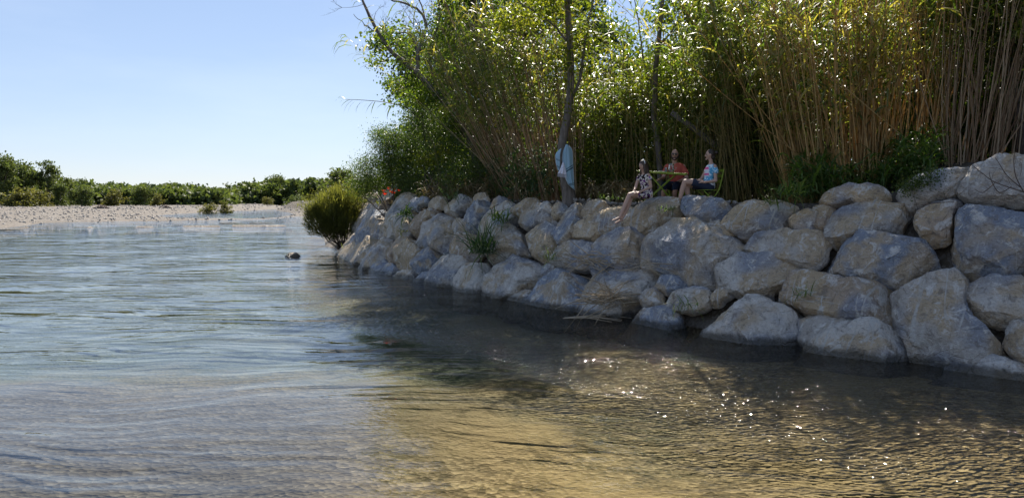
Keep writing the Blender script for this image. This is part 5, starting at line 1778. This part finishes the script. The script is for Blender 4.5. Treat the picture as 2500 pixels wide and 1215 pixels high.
# ---- folding chairs
def chair(label, c, rz, seat=.40):
    root = empty('folding_chair', tuple(c), label, 'chair', None, rz)
    for e in (-1, 1):
        y = e * .2
        mb = MB(); mb.tube(spline([(.24, y, .86), (.20, y, .66), (.13, y, seat), (-.02, y, .2), (-.17, y, 0)], .012, 4)[0], .013, 7); mb.build('rail', M['green_metal'], root, True)
        mb = MB(); mb.tube([(-.2, y * .88, seat - .01), (.0, y * .88, seat * .5), (.2, y * .88, 0)], .012, 7); mb.build('leg', M['green_metal'], root, True)
    for k in range(5):
        mb = MB(); mb.box((-.2 + k * .082, 0, seat + .01), (.06, .43, .012)); mb.build('seat_slat', M['green_metal'], root)
    for z_, x_ in ((.84, .238), (.72, .215), (.6, .186)):
        mb = MB(); mb.box((x_, 0, z_), (.012, .43, .065), Matrix.Rotation(.22, 3, 'Y')); mb.build('back_slat', M['green_metal'], root)
    mb = MB(); mb.tube([(.2, -.19, .015), (.2, .19, .015)], .01, 6); mb.tube([(-.17, -.2, .015), (-.17, .2, .015)], .01, 6); mb.build('floor_bar', M['green_metal'], root, True)
    return root


chair('green metal folding chair the woman sits on', (w0[0] + .04, w0[1], w0[2] - .49), math.radians(8))
chair('green metal folding chair under the seated man, mostly hidden', (m0[0], m0[1] + .03, m0[2] - .50), math.radians(70))

# ---- table
tz = at(1612, 421, 18.05)
table = empty('folding_table', (tz[0], tz[1], tz[2] - .70), 'lime green metal folding table between the girl and the man', 'table', None, math.radians(-10))
table.rotation_euler = (0, math.radians(4.0), math.radians(-14))
mb = MB(); mb.box((0, 0, .70), (1.16, .66, .016)); top_ = mb.build('table_top', M['green_metal'], table)
bv = top_.modifiers.new('b', 'BEVEL'); bv.width = .008; bv.segments = 2
for s_ in (-.31, .31):
    mb = MB(); mb.box((0, s_, .68), (1.08, .02, .022)); mb.build('apron', M['green_metal'], table)
for e in (-1, 1):
    y = e * .26
    mb = MB(); mb.tube([(-.34, y, 0), (.32, y, .68)], .010, 7); mb.build('leg', M['green_metal'], table, True)
    mb = MB(); mb.tube([(.34, y * .86, 0), (-.32, y * .86, .68)], .010, 7); mb.build('leg', M['green_metal'], table, True)
for x_, w_ in ((-.34, .26), (.34, .224)):
    mb = MB(); mb.tube([(x_, -w_, .012), (x_, w_, .012)], .012, 7); mb.build('foot_bar', M['green_metal'], table, True)
mb = MB(); mb.tube([(-.02, -.25, .34), (-.02, .25, .34)], .01, 6); mb.build('cross_bar', M['green_metal'], table, True)

# ---- jug and glass on the table
t = NT('clear_glass')
gl = t.n.new('ShaderNodeBsdfGlossy'); gl.inputs['Roughness'].default_value = .05
tp = t.n.new('ShaderNodeBsdfTransparent'); tp.inputs['Color'].default_value = (.86, .9, .9, 1)
lw = t.n.new('ShaderNodeLayerWeight'); lw.inputs[0].default_value = .35
mx = t.n.new('ShaderNodeMixShader'); t.l.new(lw.outputs['Facing'], mx.inputs[0]); t.l.new(tp.outputs[0], mx.inputs[1]); t.l.new(gl.outputs[0], mx.inputs[2])
M['clear_glass'] = t.finish(mx.outputs[0])


def lathe(mb, prof, n=20):
    V, Fc = [], []
    for r, z_ in prof:
        for k in range(n):
            w = 2 * math.pi * k / n
            V.append((r * math.cos(w), r * math.sin(w), z_))
    for i in range(len(prof) - 1):
        for k in range(n):
            Fc.append((i * n + k, i * n + (k + 1) % n, (i + 1) * n + (k + 1) % n, (i + 1) * n + k))
    Fc.append(tuple(range(n))[::-1])
    mb.add(V, Fc)


TM = Matrix.Translation(table.location) @ table.rotation_euler.to_matrix().to_4x4()
def on_table(x, y): return TM @ Vector((x, y, .713))
jg = empty('glass_jug', tuple(on_table(.2, -.02)), 'clear glass water jug on the green table', 'jug')
mb = MB(); lathe(mb, [(.055, 0), (.065, .02), (.07, .10), (.06, .16), (.066, .2), (.063, .2), (.057, .16), (.066, .10), (.06, .03), (.0, .02)]); mb.build('vessel', M['clear_glass'], jg, True)
mb = MB(); mb.tube(spline([(.06, 0, .17), (.11, 0, .15), (.11, 0, .08), (.068, 0, .05)], .008, 4)[0], .008, 7); mb.build('handle', M['clear_glass'], jg, True)
gg = empty('drinking_glass', tuple(on_table(.08, .05)), 'small drinking glass beside the water jug on the green table', 'glass')
mb = MB(); lathe(mb, [(.03, 0), (.036, .11), (.033, .11), (.028, .01), (0, .01)]); mb.build('tumbler', M['clear_glass'], gg, True)
pl = empty('plate', tuple(on_table(.0, -.05)), 'small pale plate lying on the green table', 'plate')
mb = MB(); lathe(mb, [(.05, 0), (.09, .012), (.088, .016), (.05, .006), (0, .005)]); mb.build('dish', M['white_band'], pl, True)

# ---- towel hung on the young poplar
t = NT('towel_blue')
uvx = t.n.new('ShaderNodeAttribute'); uvx.attribute_name = 'u'
uvy = t.n.new('ShaderNodeAttribute'); uvy.attribute_name = 'v'
wv = t.noise(t.pos, 260, 1)
c_ = t.mix(wv, (0.38, 0.58, 0.70), (0.48, 0.67, 0.77))
edge = t.math('MAXIMUM', t.step(uvx.outputs['Fac'], .06, .045), t.step(uvx.outputs['Fac'], .94, .955))
st = None
for q in (.80, .84, .52, .56):
    b_ = t.step(t.math('ABSOLUTE', t.math('SUBTRACT', uvy.outputs['Fac'], q)), .008, .011, 1, 0)
    st = b_ if st is None else t.math('MAXIMUM', st, b_)
c_ = t.mix(t.math('MULTIPLY', st, .85), c_, (0.05, 0.09, 0.13))
c_ = t.mix(edge, c_, (0.72, 0.73, 0.76))
tr_ = t.n.new('ShaderNodeBsdfTranslucent'); t.l.new(c_, tr_.inputs[0])
mx = t.n.new('ShaderNodeMixShader'); mx.inputs[0].default_value = .25
t.l.new(t.principled(c_, .95, .1), mx.inputs[1]); t.l.new(tr_.outputs[0], mx.inputs[2])
M['towel_blue'] = t.finish(mx.outputs[0])
simple('towel_white', (0.72, 0.70, 0.76), 0.95, 0.1, 0.05, 40)
YT = 20.62
towel = empty('towel', tuple(at(1378, 360, YT)), 'pale blue striped towel with white fringed end hanging on the slim poplar', 'towel')


def cloth(name, left, right, mat, seed, depth, n=18, m=14, wave=.025):
    """hanging sheet between two edges given in photo positions; folds run down it"""
    L, _ = spline([at(x, y, YT + d_) for x, y, d_ in left], 0, 6)
    Rr, _ = spline([at(x, y, YT + d_) for x, y, d_ in right], 0, 6)
    L = np.array([L[int(round(i * (len(L) - 1) / n))] for i in range(n + 1)]); Rr = np.array([Rr[int(round(i * (len(Rr) - 1) / n))] for i in range(n + 1)])
    V, Us, Vs = [], [], []
    for i in range(n + 1):
        for j in range(m + 1):
            u_ = j / m
            q = L[i] * (1 - u_) + Rr[i] * u_
            q = q + NP([0, -depth * math.sin(math.pi * u_) + wave * math.sin(u_ * 15 + seed + i * .08) * (.4 + i / n), 0])
            V.append(q); Us.append(u_); Vs.append(i / n)
    idx = np.arange((n + 1) * (m + 1)).reshape(n + 1, m + 1)
    Qc = np.stack([idx[:-1, :-1], idx[:-1, 1:], idx[1:, 1:], idx[1:, :-1]], -1).reshape(-1, 4)
    o = mesh_obj(name, np_mesh(name, NP(V) - NP(towel.location), Qc, {'u': Us, 'v': Vs}, True), M[mat], towel)
    so = o.modifiers.new('s', 'SOLIDIFY'); so.thickness = .008
    return o


cloth('blue_fold', [(1382, 353, 0), (1373, 380, -.05), (1376, 415, -.08), (1385, 445, -.05), (1399, 460, 0)], [(1386, 354, .05), (1397, 366, .1), (1399, 400, .1), (1401, 440, .08), (1402, 464, .05)], 'towel_blue', 1, .10)
cloth('blue_fold', [(1366, 366, 0), (1357, 376, 0), (1357, 395, 0), (1362, 415, 0)], [(1370, 362, -.1), (1367, 380, -.12), (1367, 400, -.12), (1365, 417, -.1)], 'towel_blue', 4, .04, wave=.012)
wf = cloth('white_end', [(1374, 396, -.12), (1368, 412, -.16), (1362, 423, -.17)], [(1376, 396, -.12), (1380, 412, -.17), (1383, 427, -.17)], 'towel_white', 2, .05, wave=.012)
mb = MB()
for k in range(11):
    q = at(1362 + k * 2.05, 423 + k * .4, YT - .19) - NP(towel.location)
    mb.tube([q, q + NP([.003, 0, -.045]), q + NP([-.004, 0, -.085])], [.006, .006, .004], 5)
tag(mb.build('fringe', M['towel_white'], towel), None, None, None, 'stuff')
